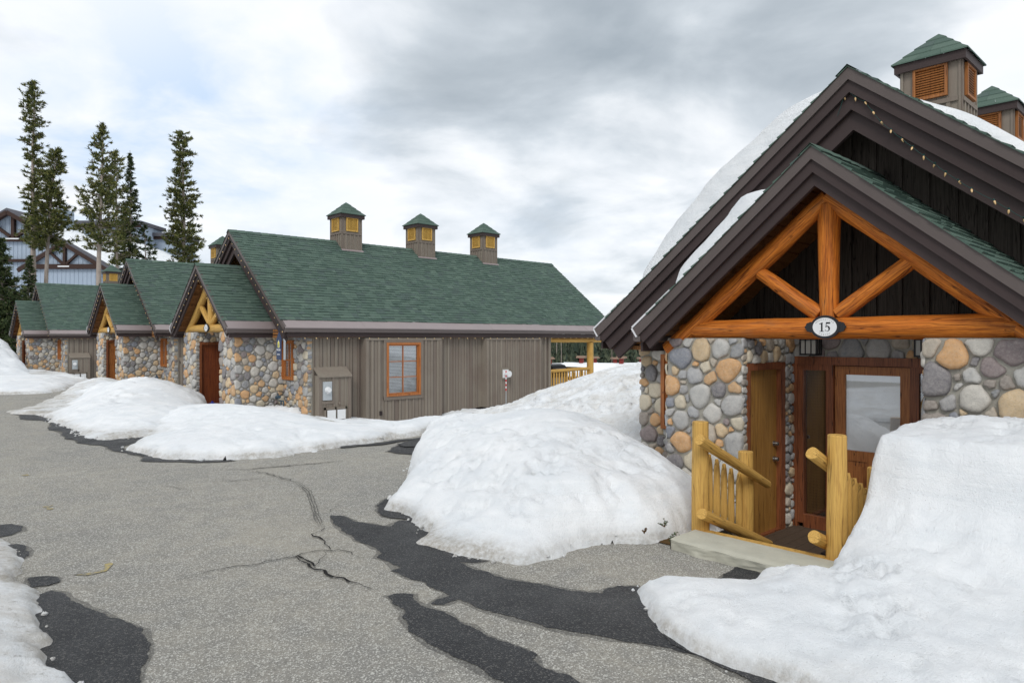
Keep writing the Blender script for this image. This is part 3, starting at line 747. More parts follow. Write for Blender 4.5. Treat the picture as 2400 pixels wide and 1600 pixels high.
def deck(root):
    m=MB();x=10.22
    while x<13.0:m.box((x,-3.5,0),(min(x+.135,13.05),3.5,.035));x+=.142
    for yy in(-3.48,3.46):m.box((10.2,yy,-.22),(13.05,yy+.03,-.002))
    m.box((13.03,-3.45,-.22),(13.06,3.45,-.002))
    m.build('deck_floor',MT['ochre'],root)
    for sd in(-1,1):
        log('deck_post',(12.55,sd*3.30,-.9),(12.55,sd*3.30,2.02),.145,.125,MT['ochre'],root,20+sd,16,14)
        log('deck_beam',(10.15,sd*3.30,2.11),(13.4,sd*3.30,2.11),.085,.085,MT['ochre'],root,24+sd,14,14)
        r=empty('deck_railing',(0,0,0),0,root)
        log('railing_rail',(10.22,sd*3.34,.99),(12.45,sd*3.34,1.03),.062,.062,MT['ochre'],r,30,12,8)
        log('railing_rail',(10.22,sd*3.34,.18),(12.45,sd*3.34,.20),.06,.06,MT['ochre'],r,31,12,8)
        for k in range(15):
            x=10.32+k*.145;log('baluster',(x,sd*3.34,.2),(x,sd*3.34,.98),.034,.034,MT['ochre'],r,40+k,8,8,.10,wob=.002)
    r=empty('deck_railing',(0,0,0),0,root)
    log('railing_rail',(12.62,-3.2,1.0),(12.62,3.2,1.0),.062,.062,MT['ochre'],r,32,10,6);log('railing_rail',(12.62,-3.2,.2),(12.62,3.2,.2),.06,.06,MT['ochre'],r,33,10,6)
    for k in range(30):
        y=-3.0+k*.207;log('baluster',(12.62,y,.2),(12.62,y,.98),.034,.034,MT['ochre'],r,60+k,6,3,.10,wob=.002)
deck(proto)
tag(proto,'nearest cabin, with orange stained log truss, river stone pillars and snow on its roof','cabin')
# ------------------------------------------------------------------ the other cabins, copied
swap={'orange_stained_log':MT['ochre'],'orange_stained_trim':MT['vent_y']}
sw16=dict(swap);sw16['honey_plywood_door']=MT['door_r'];sw16['orange_brown_door']=MT['door_r']
sw17=dict(swap);sw17['honey_plywood_door']=MT['door_o']
sw18=dict(swap);sw18['honey_plywood_door']=MT['door_r']
cab={15:proto}
LOC={16:(8.19,20.80,-.343),17:(8.30,31.70,-.301),18:(7.87,48.06,-.377)}
for n,sw,lab in((16,sw16,'long green roofed cabin with three yellow vented cupolas beyond the snow mound'),
             (17,sw17,'middle green roofed cabin with yellow log truss, partly behind the long green roofed cabin'),
             (18,sw18,'farthest small green roofed stone cabin at the left edge')):
    c=copy_tree(proto,None,sw);c.location=LOC[n];cab[n]=c
    tag(c,lab,'cabin')
for n,c in cab.items():
    c['group']='log and stone cabins along the road'
    k=0
    for ch in c.children:
        if ch.name.startswith('cupola'):
            ch.location.x=(3.28,6.28,9.28)[k] if n==15 else (3.9,6.95,10.0)[k];k+=1
# ---- numbers
MWS=Matrix(((0,0,-1,0),(-1,0,0,0),(0,1,0,0),(0,0,0,1)))
def txt_into(mb,txt,size,mat4,offset=0,depth=.001):
    cu=bpy.data.curves.new('t','FONT');cu.body=txt;cu.size=size;cu.align_x='CENTER';cu.align_y='CENTER';cu.extrude=depth;cu.offset=offset;cu.resolution_u=4
    t=bpy.data.objects.new('t',cu);C.objects.link(t)
    dg=bpy.context.evaluated_depsgraph_get();me=bpy.data.meshes.new_from_object(t.evaluated_get(dg))
    pts=[mat4@v.co for v in me.vertices];fs=[tuple(p.vertices) for p in me.polygons]
    mb.poly(pts,fs);bpy.data.objects.remove(t);bpy.data.curves.remove(cu);bpy.data.meshes.remove(me)
def number(c,n):
    sg=[x for x in c.children if x.name.startswith('number_sign')][0]
    m=MB();fnS=lambda a,b,cc:(-.0136-cc,-a,b)
    if n==15:
        def P(pts):m.prism(pts,fnS,0,.002)
        P([(-.036,-.042),(-.020,-.042),(-.020,.050),(-.036,.042)])
        P([(-.052,.028),(-.036,.034),(-.036,.042),(-.054,.034)])
        P([(-.050,-.048),(-.006,-.048),(-.006,-.042),(-.050,-.042)])
        P([(.016,.034),(.056,.034),(.060,.050),(.016,.050)]);P([(.012,.0),(.018,.0),(.022,.050),(.016,.050)])
        import math as M_
        pr=None
        for i in range(18):
            a=R(150-i*15.5);t=.004+.0075*max(0,math.sin(R(min(180,i*12))))
            cx,cz,rx,rz=.030,-.016,.026,.029
            o=(cx+rx*math.cos(a),cz+rz*math.sin(a));inn=(cx+(rx-t*1.5)*math.cos(a),cz+(rz-t)*math.sin(a))
            if pr:P([pr[0],o,inn,pr[1]])
            pr=(o,inn)
        P([(.004,-.036),(.010,-.042),(.014,-.034),(.008,-.028)])
    else:txt_into(m,str(n),.115,Matrix.Translation((-.0136,0,0))@MWS)
    m.build('lettering',MT['letter'],sg)
    m=MB()
    for word,up in(('WOODCUTTER',1),('CABINS',-1)):
        k=len(word)
        for i,ch in enumerate(word):
            a=(i-(k-1)/2)*R(12.5 if up>0 else 12.0)
            if up>0:x=.108*math.sin(a*1.0)*.98;z=.079*math.cos(a);rot=-a*.8
            else:x=.105*math.sin(a);z=-.080*math.cos(a);rot=a*.8
            txt_into(m,ch,.021,Matrix.Translation((-.0136,-x,z))@MWS@Matrix.Rotation(rot,4,'Z'))
    m.build('lettering',MT['letter2'],sg)
for n,c in cab.items():number(c,n)
# ------------------------------------------------------------------ string lights
bulb_me=None
def lights(label,pts,spacing,parent_loc,hang=.0,bsize=1.0,extra=None):
    """pts: polyline in world; bulbs at regular spacing"""
    global bulb_me
    root=empty('string_lights',pts[0]);tag(root,label,'string lights','strings of cream bulbs on the cabins')
    o0=Vector(pts[0]);m=MB();P=[Vector(p)-o0 for p in pts]
    acc=0;bl=[]
    for a,b in zip(P,P[1:]):
        L=(b-a).length;n=max(1,int(round(L/spacing)));pr=a
        for k in range(1,n+1):
            q=a.lerp(b,k/n);mid=(pr+q)/2-Vector((0,0,hang))
            m.tube(pr,mid,.0035,.0035,5,0,False);m.tube(mid,q,.0035,.0035,5,0,False);bl.append(q);pr=q
    m.build('cord',MT['cord'],root)
    if bulb_me is None:
        b=MB();prof=[(.005,0),(.009,-.008),(.0095,-.02),(.006,-.034),(.001,-.042)]
        b.tube((0,0,.016),(0,0,-.002),.007,.008,8,1)
        for (r0,z0),(r1,z1) in zip(prof,prof[1:]):b.tube((0,0,z0),(0,0,z1),r0,r1,8,0,False)
        t=b.build('bulb',[MT['bulb'],MT['cord']],root);bulb_me=t.data;bpy.data.objects.remove(t)
    for q in bl:
        o=bpy.data.objects.new('bulb',bulb_me);C.objects.link(o);o.parent=root;o.location=q;o.scale=(bsize,)*3
        o.rotation_euler=(rnd.uniform(-.5,.5),rnd.uniform(-.7,.7),0)
    return root
u=8.06+.05
pp=[(1978,226),(1985,210),(2005,228),(2027,238),(2064,285),(2113,325),(2165,365),(2217,404),(2277,443),(2330,470),(2400,512)]
lights('green light string with a loose plug end along the gable above the orange truss',[PU(1963,272,u)]+[PU(x,y,u) for x,y in pp],.19,None,.005,1.1)
for n in(16,17,18):
    cl=Vector(LOC[n]);nm={16:'the long three cupola cabin',17:'the middle cabin',18:'the farthest cabin'}[n]
    def W_(x,y,z):return cl+Vector((x,y,z))
    bs=1.1
    zz=lambda y,d:HM-SM*abs(y)-d
    lights('small bulbs down the high main gable edge of '+nm,[W_(.0,3.0,zz(3.0,.23)),W_(0,.0,zz(0,.23)),W_(0,-3.5,zz(3.5,.23))],.30,None,.0,bs)
    zp=lambda y,d:HP-SP*abs(y)-d
    lights('small bulbs round the lower porch gable of '+nm,[W_(PX+.01,2.0,zp(2.0,.30)),W_(PX+.01,0,zp(0,.33)),W_(PX+.01,-1.9,zp(1.9,.30))],.26,None,.0,bs)
    lights('small bulbs hung along the side eave of '+nm,[W_(.2,-W-.06,2.205),W_(13.6,-W-.06,2.205)],.33,None,.008,bs)
# ------------------------------------------------------------------ stairs and railings of the near cabin
st=empty('porch_stairs',(5.65,2.85,-.52));tag(st,'brown wooden steps going down behind the concrete slab to the porch','stairs')
m=MB()
m.box((-.02,-.66,.50),(.11,.66,.605))
m.build('nosing_beam',MT['ochre'],st)
for k,(x0,z) in enumerate(((.11,.50),(.42,.36),(.72,.22),(1.02,.09))):
    m=MB();m.box((x0,-.60,z-.04),(x0+.15,.60,z));m.box((x0+.16,-.60,z-.04),(x0+.31,.60,z));m.box((x0+.0,-.59,z-.16),(x0+.02,.59,z-.041));m.build('tread',MT['deckw'],st)
for sd in(-1,1):
    m=MB();m.prism([(-.02,.46),(.11,.499),(1.45,-.0),(1.45,-.22),(1.2,-.22),(-.02,.14)],lambda a,b,c,sd=sd:(a,sd*(.602+c),b),0,.05);m.build('stringer',MT['ochre'],st)
m=MB();m.box((-.04,-.90,.30),(.12,-.665,.59));m.build('beam_end',MT['ochre'],st)
def railing(label,vpost,vrail,sd,seed):
    root=empty('log_railing',(5.75,vpost,.05));tag(root,label,'railing','ochre log railings beside the porch steps')
    o=Vector((5.75,vpost,.05))
    def L(n_,a,b,r0,r1,s,te=0,wob=.004,rings=12):return log(n_,Vector(a)-o,Vector(b)-o,r0,r1,MT['ochre'],root,s,18,rings,te,wob=wob)
    L('post',(5.75,vpost,.0),(5.75,vpost,1.07),.083,.073,seed)
    L('post',(6.60,vpost,-.55),(6.60,vpost,.70),.080,.072,seed+1)
    z0,z1=.94,.36;L('rail',(5.54,vrail,z0),(6.82,vrail,z1),.050,.042,seed+2)
    a0,a1=.27,-.26;L('rail',(5.58,vrail,a0),(6.85,vrail,a1),.052,.045,seed+3)
    for k in range(6):
        x=5.93+.135*k+(.02 if k>3 else 0)
        if abs(x-6.60)<.09:x=6.69
        f=(x-5.54)/1.28;zt=z0+(z1-z0)*f-.02;f2=(x-5.58)/1.27;zb_=a0+(a1-a0)*f2+.02
        L('baluster',(x,vpost-sd*.015,zb_),(x,vpost-sd*.015,zt),.036,.030,seed+5+k,.13,.002,14)
railing('ochre log railing on the left of the porch steps, fully in view',3.52,3.40,-1,100)
railing('right hand ochre log railing of the porch steps, half buried in tall snow',2.28,2.39,1,120)
m=MB();m.box((-.42,-.72,-.12),(0,.62,0));sl=m.build('concrete_slab',MT['conc'],None,(5.63,2.88,.10))
import bmesh
bm=bmesh.new();bm.from_mesh(sl.data);bmesh.ops.subdivide_edges(bm,edges=bm.edges,cuts=14,use_grid_fill=True)
for v in bm.verts:
    n_=mnoise.fractal(Vector(v.co)*6,1,2,4)
    if v.co.x<-.30:v.co.x+=.025*n_;v.co.z-=.012*smooth(-.36,-.42,v.co.x)
    v.co.z+=.004*n_
    if v.co.x<-.41 and v.co.y>.3:v.co.x+=.10*(v.co.y-.3)
bm.to_mesh(sl.data);bm.free();tag(sl,'worn concrete slab at the top of the porch steps','slab')
m=MB();m.box((0,0,0),(.75,.5,.012));mt_=m.build('door_mat',MT['black'],None,(7.75,2.75,-.515));tag(mt_,'black rubber mat on the porch floor before the glazed door','mat')
# ------------------------------------------------------------------ small things
def at_pole():
    b=PV(1186,975,16.2);o=empty('snow_marker',(b.x,16.2,-.6));tag(o,'thin marker pole with red and white striped top before the wood side wall','marker pole')
    top=PV(1187,868,16.2).z+.6;mid=PV(1187,915,16.2).z+.6
    m=MB();m.tube((0,0,0),(0,0,mid),.011,.011,8);m.build('pole',MT['greybox'],o)
    m=MB();n=9
    for k in range(n):m.tube((0,0,mid+(top-mid)*k/n),(0,0,mid+(top-mid)*(k+1)/n),.017,.017,8,k%2)
    m.build('striped_sleeve',[MT['red'],MT['white']],o)
at_pole()
def hanging_sign():
    c=PU(654,812,8.0);o=empty('hanging_sign',c);tag(o,'small navy house shaped sign with yellow tree emblem under the long cabin eave','sign')
    w,h=.125,.33;fn=lambda a,b,cc:(-cc,-a,b)
    m=MB();m.prism([(-w,-h),(w,-h),(w,.20),(0,.36),(-w,.20)],fn,-.012,.012);m.prism([(w+.001,-h-.005),(w+.10,-h-.005),(w+.10,.14),(w+.001,.2)],lambda a,b,cc:(-cc+.06,-a,b),-.01,.004,1)
    m.prism([(-.004,.355),(.004,.355),(.004,.50),(-.004,.50)],fn,-.004,.004)
    m.build('sign_board',[MT['navy'],MT['greybox']],o)
    m=MB();m.prism([(-.05,-.03),(.05,-.03),(.05,.10),(0,.17),(-.05,.10)],fn,.0125,.0145);m.build('emblem_house',MT['white'],o)
    m=MB();m.prism([(-.04,-.02),(.04,-.02),(.04,.095),(0,.15),(-.04,.095)],fn,.015,.017);m.build('emblem_field',MT['yel'],o)
    m=MB();m.prism([(-.005,-.03),(.005,-.03),(.005,.08),(-.005,.08)],fn,.0175,.019)
    for z in(0,.03,.06):m.prism([(-.025+z*.2,z),(.025-z*.2,z),(0,z+.035)],fn,.0176,.0188)
    m.build('emblem_tree',MT['navy'],o)
    m=MB();txt_into(m,'VACASA',.060,Matrix.Translation((-.0145,0,-.085))@MWS,.0015);txt_into(m,'RENTALS',.036,Matrix.Translation((-.0145,0,-.20))@MWS,.001)
    m.build('lettering',MT['white'],o)
hanging_sign()
def gas_meter(loc,label):
    o=empty('gas_meter',loc);tag(o,label,'gas meter','gas meters at the cabin corners')
    m=MB();m.box((-.10,-.13,-.1),(.10,.13,.18));m.box((-.08,-.10,.18),(.08,.10,.24));m.tube((-.101,0,.08),(-.13,0,.08),.06,.055,14);m.build('meter_body',MT['teal'],o)
    m=MB()
    for y in(-.08,.07):m.tube((0,y,.24),(0,y,.42),.018,.018,8)
    m.tube((0,-.08,.42),(0,.26,.42),.018,.018,8);m.tube((0,.26,.45),(0,.26,.62),.02,.02,8);m.tube((0,.18,.52),(0,.34,.5),.05,.05,12);m.build('meter_pipes',MT['teal'],o)
gas_meter((8.19+.5,20.8-2.45,-.30),'blue grey gas meter low against the stone corner of the long green roofed cabin')
gas_meter((8.30+.5,31.7-2.45,-.20),'gas meter low against the stone corner of the middle cabin')
def bags():
    for i,(x,y,s) in enumerate(((7.95,21.45,.14),(8.35,21.5,.17))):
        m=MB();pts=[];n=14
        for k in range(8):
            t=k/7;r=s*(math.sin(math.pi*min(.98,t*.85+.12))**.6)*(1 if t<.75 else .45)
            for q in range(n):
                a=2*math.pi*q/n;w=1+.18*mnoise.noise(Vector((math.cos(a)*2,math.sin(a)*2,t*4+i*9)))
                pts.append((r*w*math.cos(a),r*w*math.sin(a),t*s*2.2))
        fs=[(k*n+q,k*n+(q+1)%n,(k+1)*n+(q+1)%n,(k+1)*n+q) for k in range(7) for q in range(n)]+[tuple(range(7*n,8*n))]
        m.poly(pts,fs,0,False);o=m.build('plastic_bag',MT['blue'],None,(x,y,-.343));tag(o,('small blue plastic bag by the left side of the red brown storage door','larger blue plastic bag by the right side of the red brown storage door')[i],'bag','blue bags at the storage door')
bags()
def grill():
    o=empty('barbecue_grill',(8.19+11.35,20.8-2.5,-.31),R(5));tag(o,'black barbecue grill with lid closed on the deck behind the yellow log railing','grill')
    m=MB();m.prism([(-.30,.85),(.30,.85),(.32,.98),(.24,1.12),(0,1.18),(-.24,1.12),(-.32,.98)],lambda a,b,c:(c,a,b),-.42,.42);m.build('grill_lid',MT['black'],o)
    m=MB();m.tube((-.3,-.34,1.0),(.3,-.34,1.0),.015,.015,8);m.tube((-.28,-.34,1.0),(-.28,-.29,1.0),.01,.01,6);m.tube((.28,-.34,1.0),(.28,-.29,1.0),.01,.01,6);m.build('lid_handle',MT['steel'],o)
    m=MB();m.box((-.42,-.30,.68),(.42,.30,.85));m.box((-.72,-.26,.82),(-.43,.26,.85));m.box((.43,-.26,.82),(.72,.26,.85));m.build('firebox',MT['black'],o)
    m=MB();m.box((-.38,-.26,.12),(.38,.26,.679));m.build('cabinet',MT['greybox'],o)
    for sx in(-1,1):
        for sy in(-1,1):
            m=MB();m.tube((sx*.33,sy*.2,0),(sx*.33,sy*.2,.119),.03,.03,10);m.build('caster',MT['black'],o)
grill()
# ------------------------------------------------------------------ terrain and road
def T(u,v):
    a=smooth(5.60,5.66,u);b=smooth(13,17,u);c=smooth(6.2,8,u)
    w1=smooth(6.5,7.3,v);w2=smooth(12.5,14.2,v)
    s=a*(1-w1)+w1*((1-w2)*b+w2*c)
    z=-.02-.72*s
    r=math.hypot(u,v)
    dr=smooth(26,95,u)*(1-smooth(.95,1.7,v/max(u,.1)))
    z-=5.6*dr
    z+=8.0*smooth(170,330,r)*smooth(60,160,u)
    if r>400:z+=0
    return z
us=[-900,-500,-250,-120,-60,-30,-15,-8,-4,0,2,4,5,5.58,5.60,5.62,5.64,5.66,5.8,6.2,6.6,7,7.5,8,9,10,11,12,13,14,15,16,17,18,20,23,26,30,35,40,48,56,65,75,85,95,110,130,150,170,190,210,230,250,270,290,310,330,400,550,900]
vs=[-900,-500,-250,-120,-60,-30,-15,-8,-4,0,2,3,4,5,6,7,7.6,8,8.3,8.6,9,10,11,12,13,14,14.5,15,15.5,16,16.5,17,18,20,24,28,32,40,50,60,70,80,95,110,130,150,170,190,210,230,250,270,290,310,330,400,550,900]
m=MB();nv=len(vs)
m.poly([(u_,v_,T(u_,v_)) for u_ in us for v_ in vs],[(i*nv+j,(i+1)*nv+j,(i+1)*nv+j+1,i*nv+j+1) for i in range(len(us)-1) for j in range(nv-1)],0,False)
tag(m.build('ground',MT['snow_roof'],None,None,False),kind='structure')
m=MB()
m.poly([(-14,-40,0),(5.45,-40,0),(5.45,7.9,0),(6.1,9.0,0),(6.1,8.6,0),(12.6,8.6,0),(12.6,14.6,0),(6.1,14.6,0),(6.1,60,0),(-14,60,0)],[(0,1,2,9)])
m=MB()
for (x0,x1,y0,y1) in((-14,5.45,-40,7.4),(-14,12.6,7.4,12.4),(-14,6.1,12.4,62)):m.poly([(x0,y0,0),(x1,y0,0),(x1,y1,0),(x0,y1,0)],[(0,1,2,3)])
tag(m.build('road',MT['asph'],None,None,False),kind='structure')
def fract(pts,it=4,amp=.10,seed=0,flt=.03):
    rg=random.Random(seed);P=[Vector((p[0],p[1])) for p in pts]
    for k in range(it):
        Q=[]
        for a,b in zip(P,P[1:]+P[:1]):
            d=b-a;L=d.length
            Q.append(a)
            if L>flt:
                n=Vector((-d.y,d.x));Q.append((a+b)/2+n*rg.uniform(-amp,amp))
        P=Q
    return P
def patch(name,px,z,mat,seed=0,amp=.11,it=5,flt=.03):
    P=fract([PZ(x,y,0) for x,y in px],it,amp,seed,flt)
    if mat is MT['wet']:
        z+=.0006*seed;ar=sum(a.x*b.y-b.x*a.y for a,b in zip(P,P[1:]+P[:1]));sg=1 if ar>0 else -1;Q=[];rg=random.Random(seed+50);n=len(P);st=6
        for i in range(0,n,st):
            d=(P[(i+st)%n]-P[i-st]);d=d.normalized() if d.length>0 else Vector((1,0));Q.append(P[i]+Vector((d.y,-d.x))*sg*rg.uniform(.008,.05))
        mm=MB();mm.poly([(p.x,p.y,.0010+.0001*seed) for p in Q],[tuple(range(len(Q)))],0);oo=mm.build('damp_patch',MT['damp'],None,None,False)
        if oo.data.polygons[0].normal.z<0:oo.data.flip_normals()
        tag(oo,kind='structure')
    m=MB();m.poly([(p.x,p.y,z) for p in P],[tuple(range(len(P)))],0)
    o=m.build(name,mat,None,None,False)
    if o.data.polygons[0].normal.z<0:o.data.flip_normals()
    tag(o,kind='structure');return o
z3=lambda L,ox=800,oy=900,s=.4464:[(ox+x*s,oy+y*s) for x,y in L]
patch('wet_patch',z3([(-55,690),(0,690),(60,720),(160,735),(255,748),(300,718),(370,715),(430,760),(500,830),(620,890),(800,930),(620,935),(700,975),(770,985),(870,1025),(1000,1045),(1150,1075),(1300,1095),(1370,1100),(1390,1075),(1450,1058),(1540,1062),(1640,1110),(1760,1230),(1900,1330),(1900,1430),(1790,1410),(1650,1375),(1500,1355),(1350,1320),(1200,1300),(1080,1280),(960,1240),(850,1210),(700,1170),(620,1130),(540,1160),(470,1155),(500,1130),(570,1115),(500,1080),(440,1040),(330,1010),(255,980),(310,965),(240,930),(185,910),(215,890),(160,850),(60,800),(0,770),(-45,730)]),.004,MT['wet'],1)
patch('wet_patch',z3([(245,1115),(290,1100),(380,1105),(400,1145),(470,1180),(560,1210),(640,1260),(760,1320),(900,1370),(1030,1420),(1000,1450),(1060,1490),(1200,1530),(1250,1568),(1400,1680),(1000,1720),(850,1560),(730,1490),(560,1410),(450,1360),(350,1300),(320,1230),(325,1180),(280,1160)]),.004,MT['wet'],2)
q2=lambda L:z3(L,0,900)
patch('wet_patch',q2([(270,1085),(320,1095),(400,1150),(500,1190),(600,1230),(700,1265),(750,1285),(760,1330),(785,1390),(770,1450),(740,1510),(690,1620),(420,1700),(200,1500),(150,1310),(150,1230),(195,1170),(200,1110)]),.004,MT['wet'],3)
patch('wet_patch',q2([(-80,745),(60,735),(120,745),(115,770),(60,795),(-80,820)]),.004,MT['wet'],4)
patch('wet_patch',q2([(0,870),(35,850),(90,840),(150,880),(130,915),(90,930)]),.004,MT['wet'],5)
patch('wet_patch',q2([(150,1020),(240,1010),(310,1020),(315,1040),(250,1060),(160,1070)]),.004,MT['wet'],6)
q4=lambda L:z3(L,1600,900)
patch('wet_patch',q4([(175,1045),(210,1000),(270,965),(350,945),(450,960),(520,1010),(370,1085)]),.004,MT['wet'],7)
patch('wet_patch',q4([(-160,1230),(-60,1300),(50,1360),(150,1400),(300,1460),(450,1520),(620,1600),(440,1620),(250,1510),(80,1430),(-60,1370)]),.004,MT['wet'],8)
patch('wet_patch',q2([(60,150),(230,145),(300,180),(380,215),(500,250),(640,285),(760,275),(760,300),(640,335),(700,370),(590,345),(480,320),(400,310),(330,260),(200,190),(100,185)]),.004,MT['wet'],9)
patch('wet_patch',q2([(640,350),(830,380),(1000,400),(1200,395),(1240,404),(1100,412),(930,409),(740,407)]),.004,MT['wet'],10)
patch('wet_patch',z3([(185,640),(240,600),(320,580),(420,600),(380,720),(220,695),(190,670)]),.004,MT['wet'],11)
patch('wet_patch',z3([(240,355),(350,300),(560,270),(640,250),(600,310),(470,345),(420,378),(330,368)]),.004,MT['wet'],12)
patch('wet_patch',z3([(-5,328),(200,310),(420,282),(560,250),(600,255),(420,292),(200,322),(-5,338)]),.008,MT['wet'],13)
def strip(name,px,w,z,mat,seed=0,jit=.03):
    rg=random.Random(seed);P=[PZ(x,y,0) for x,y in px];Q=[]
    for a,b in zip(P,P[1:]):
        L=(b-a).length;n=max(2,int(L/.07));d=(b-a).normalized();nn=Vector((-d.y,d.x,0))
        for k in range(n):Q.append(a.lerp(b,k/n)+nn*rg.uniform(-jit,jit))
    Q.append(P[-1]);m=MB()
    for k in range(len(Q)-1):
        a,b=Q[k],Q[k+1];d=(b-a).normalized();nn=Vector((-d.y,d.x,0))
        f=max(.35,min(1,k/4,(len(Q)-2-k)/4+.1));w0=w*f*rg.uniform(.4,1.3);w1=w*rg.uniform(.4,1.3)*f
        m.poly([(a.x+nn.x*w0,a.y+nn.y*w0,z),(a.x-nn.x*w0,a.y-nn.y*w0,z),(b.x-nn.x*w1,b.y-nn.y*w1,z),(b.x+nn.x*w1,b.y+nn.y*w1,z)],[(0,1,2,3)])
    tag(m.build(name,mat,None,None,False),kind='structure')
TR=MT['tar']
strip('road_crack',q2([(905,1040),(1100,985),(1350,945),(1520,915),(1560,905),(1620,885),(1700,880),(1792,870),(1852,900),(1912,915)]),.006,.012,TR,1)
strip('road_crack',q2([(1690,760),(1650,790),(1665,810),(1700,830),(1735,872)]),.013,.013,TR,2)
strip('road_crack',q2([(1545,905),(1590,940),(1640,960),(1720,1000),(1790,1030),(1872,1055),(1952,1080)]),.012,.014,TR,3)
strip('road_crack',q2([(1640,962),(1690,910),(1705,885)]),.008,.015,TR,4)
strip('road_crack',q2([(1560,910),(1600,935),(1650,965)]),.028,.016,TR,5)
strip('road_crack',q2([(1700,690),(1740,665),(1790,640)]),.006,.017,TR,15)
strip('tire_mark',q2([(1190,455),(1270,450),(1500,432),(1800,404)]),.018,.012,MT['tread_dust'],6)
strip('tire_mark',q2([(1300,456),(1390,468),(1480,492),(1560,520)]),.014,.018,MT['tread_dust'],7)
for i,(dx,w) in enumerate(((0,.010),(14,.007),(-14,.007))):
    strip('tire_mark',q2([(1560+dx,520),(1620+dx,570),(1645+dx,640),(1660+dx,700),(1690+dx,760)]),w*.7,.019+.001*i,MT['tread_dust'],8+i,.006)
strip('tire_mark',q2([(850,535),(930,545),(1010,560)]),.010,.012,MT['tread_dust'],12)
strip('tire_mark',q2([(0,352),(80,350)]),.02,.012,MT['tread_dust'],13);strip('tire_mark',q2([(60,225),(140,220)]),.02,.012,MT['tread_dust'],14)
strip('tire_mark',q2([(1100,515),(1300,505),(1450,490)]),.010,.012,MT['tread_dust'],16)
patch('yellow_marking',q2([(385,1003),(450,996),(520,985),(548,972),(545,950),(575,938),(574,965),(560,982),(500,997),(440,1008)]),.006,MT['yline'],21,.2,4,.02)
patch('yellow_marking',q2([(225,645),(262,640),(282,636),(275,658),(250,660)]),.006,MT['yline'],22,.2,4,.02)
patch('yellow_marking',q2([(110,480),(145,474),(142,482)]),.006,MT['yline'],23,.2,3,.02)
patch('soil_patch',[(1440,1266),(1500,1268),(1560,1276),(1600,1284),(1575,1250),(1540,1240),(1460,1250)],.010,MT['crumb'],24,.15)
patch('puddle',z3([(290,322),(350,306),(440,304),(465,318),(420,330),(340,336)]),.012,MT['wet'],25)
# ------------------------------------------------------------------ snow banks
CABR=[(c.location.x,c.location.y) for c in cab.values()]
def in_cabin(u_,v_):
    for cx,cy in CABR:
        if cx+GW+.12<u_<cx+10.1 and abs(v_-cy)<HW-.1:return True
        if cx-.50<u_<cx+GW+.2 and 1.0<abs(v_-cy)<1.85:return True
        if cx-.8<u_<cx+.75 and abs(v_-cy)<.93:return True
    return False
def tps(ctrl,reg=.02):
    P=np.array([(c[0],c[1]) for c in ctrl]);z=np.array([c[2] for c in ctrl]);n=len(P)
    d=np.sqrt(((P[:,None]-P[None])**2).sum(-1))+1e-9
    K=d*d*np.log(d)+reg*np.eye(n);A=np.zeros((n+3,n+3));A[:n,:n]=K;A[:n,n]=1;A[:n,n+1:]=P;A[n,:n]=1;A[n+1:,:n]=P.T
    w=np.linalg.solve(A,np.concatenate([z,[0,0,0]]))
    def f(X,Y):
        dd=np.sqrt((X[...,None]-P[:,0])**2+(Y[...,None]-P[:,1])**2)+1e-9
        return (dd*dd*np.log(dd))@w[:n]+w[n]+w[n+1]*X+w[n+2]*Y
    return f
def mnoise_pits(X,Y,seed):
    O=np.zeros_like(X)
    for i in range(X.shape[0]):
        for j in range(X.shape[1]):
            p=Vector((X[i,j],Y[i,j],seed*1.7))
            d=mnoise.voronoi(p*3.1)[0][0]
            O[i,j]=max(0,1-d*2.6)*(1 if mnoise.noise(p*.9+Vector((3,3,3)))>-.02 else .1)*1.2+.55*mnoise.noise(p*13)+.25*mnoise.noise(p*27)
    return O
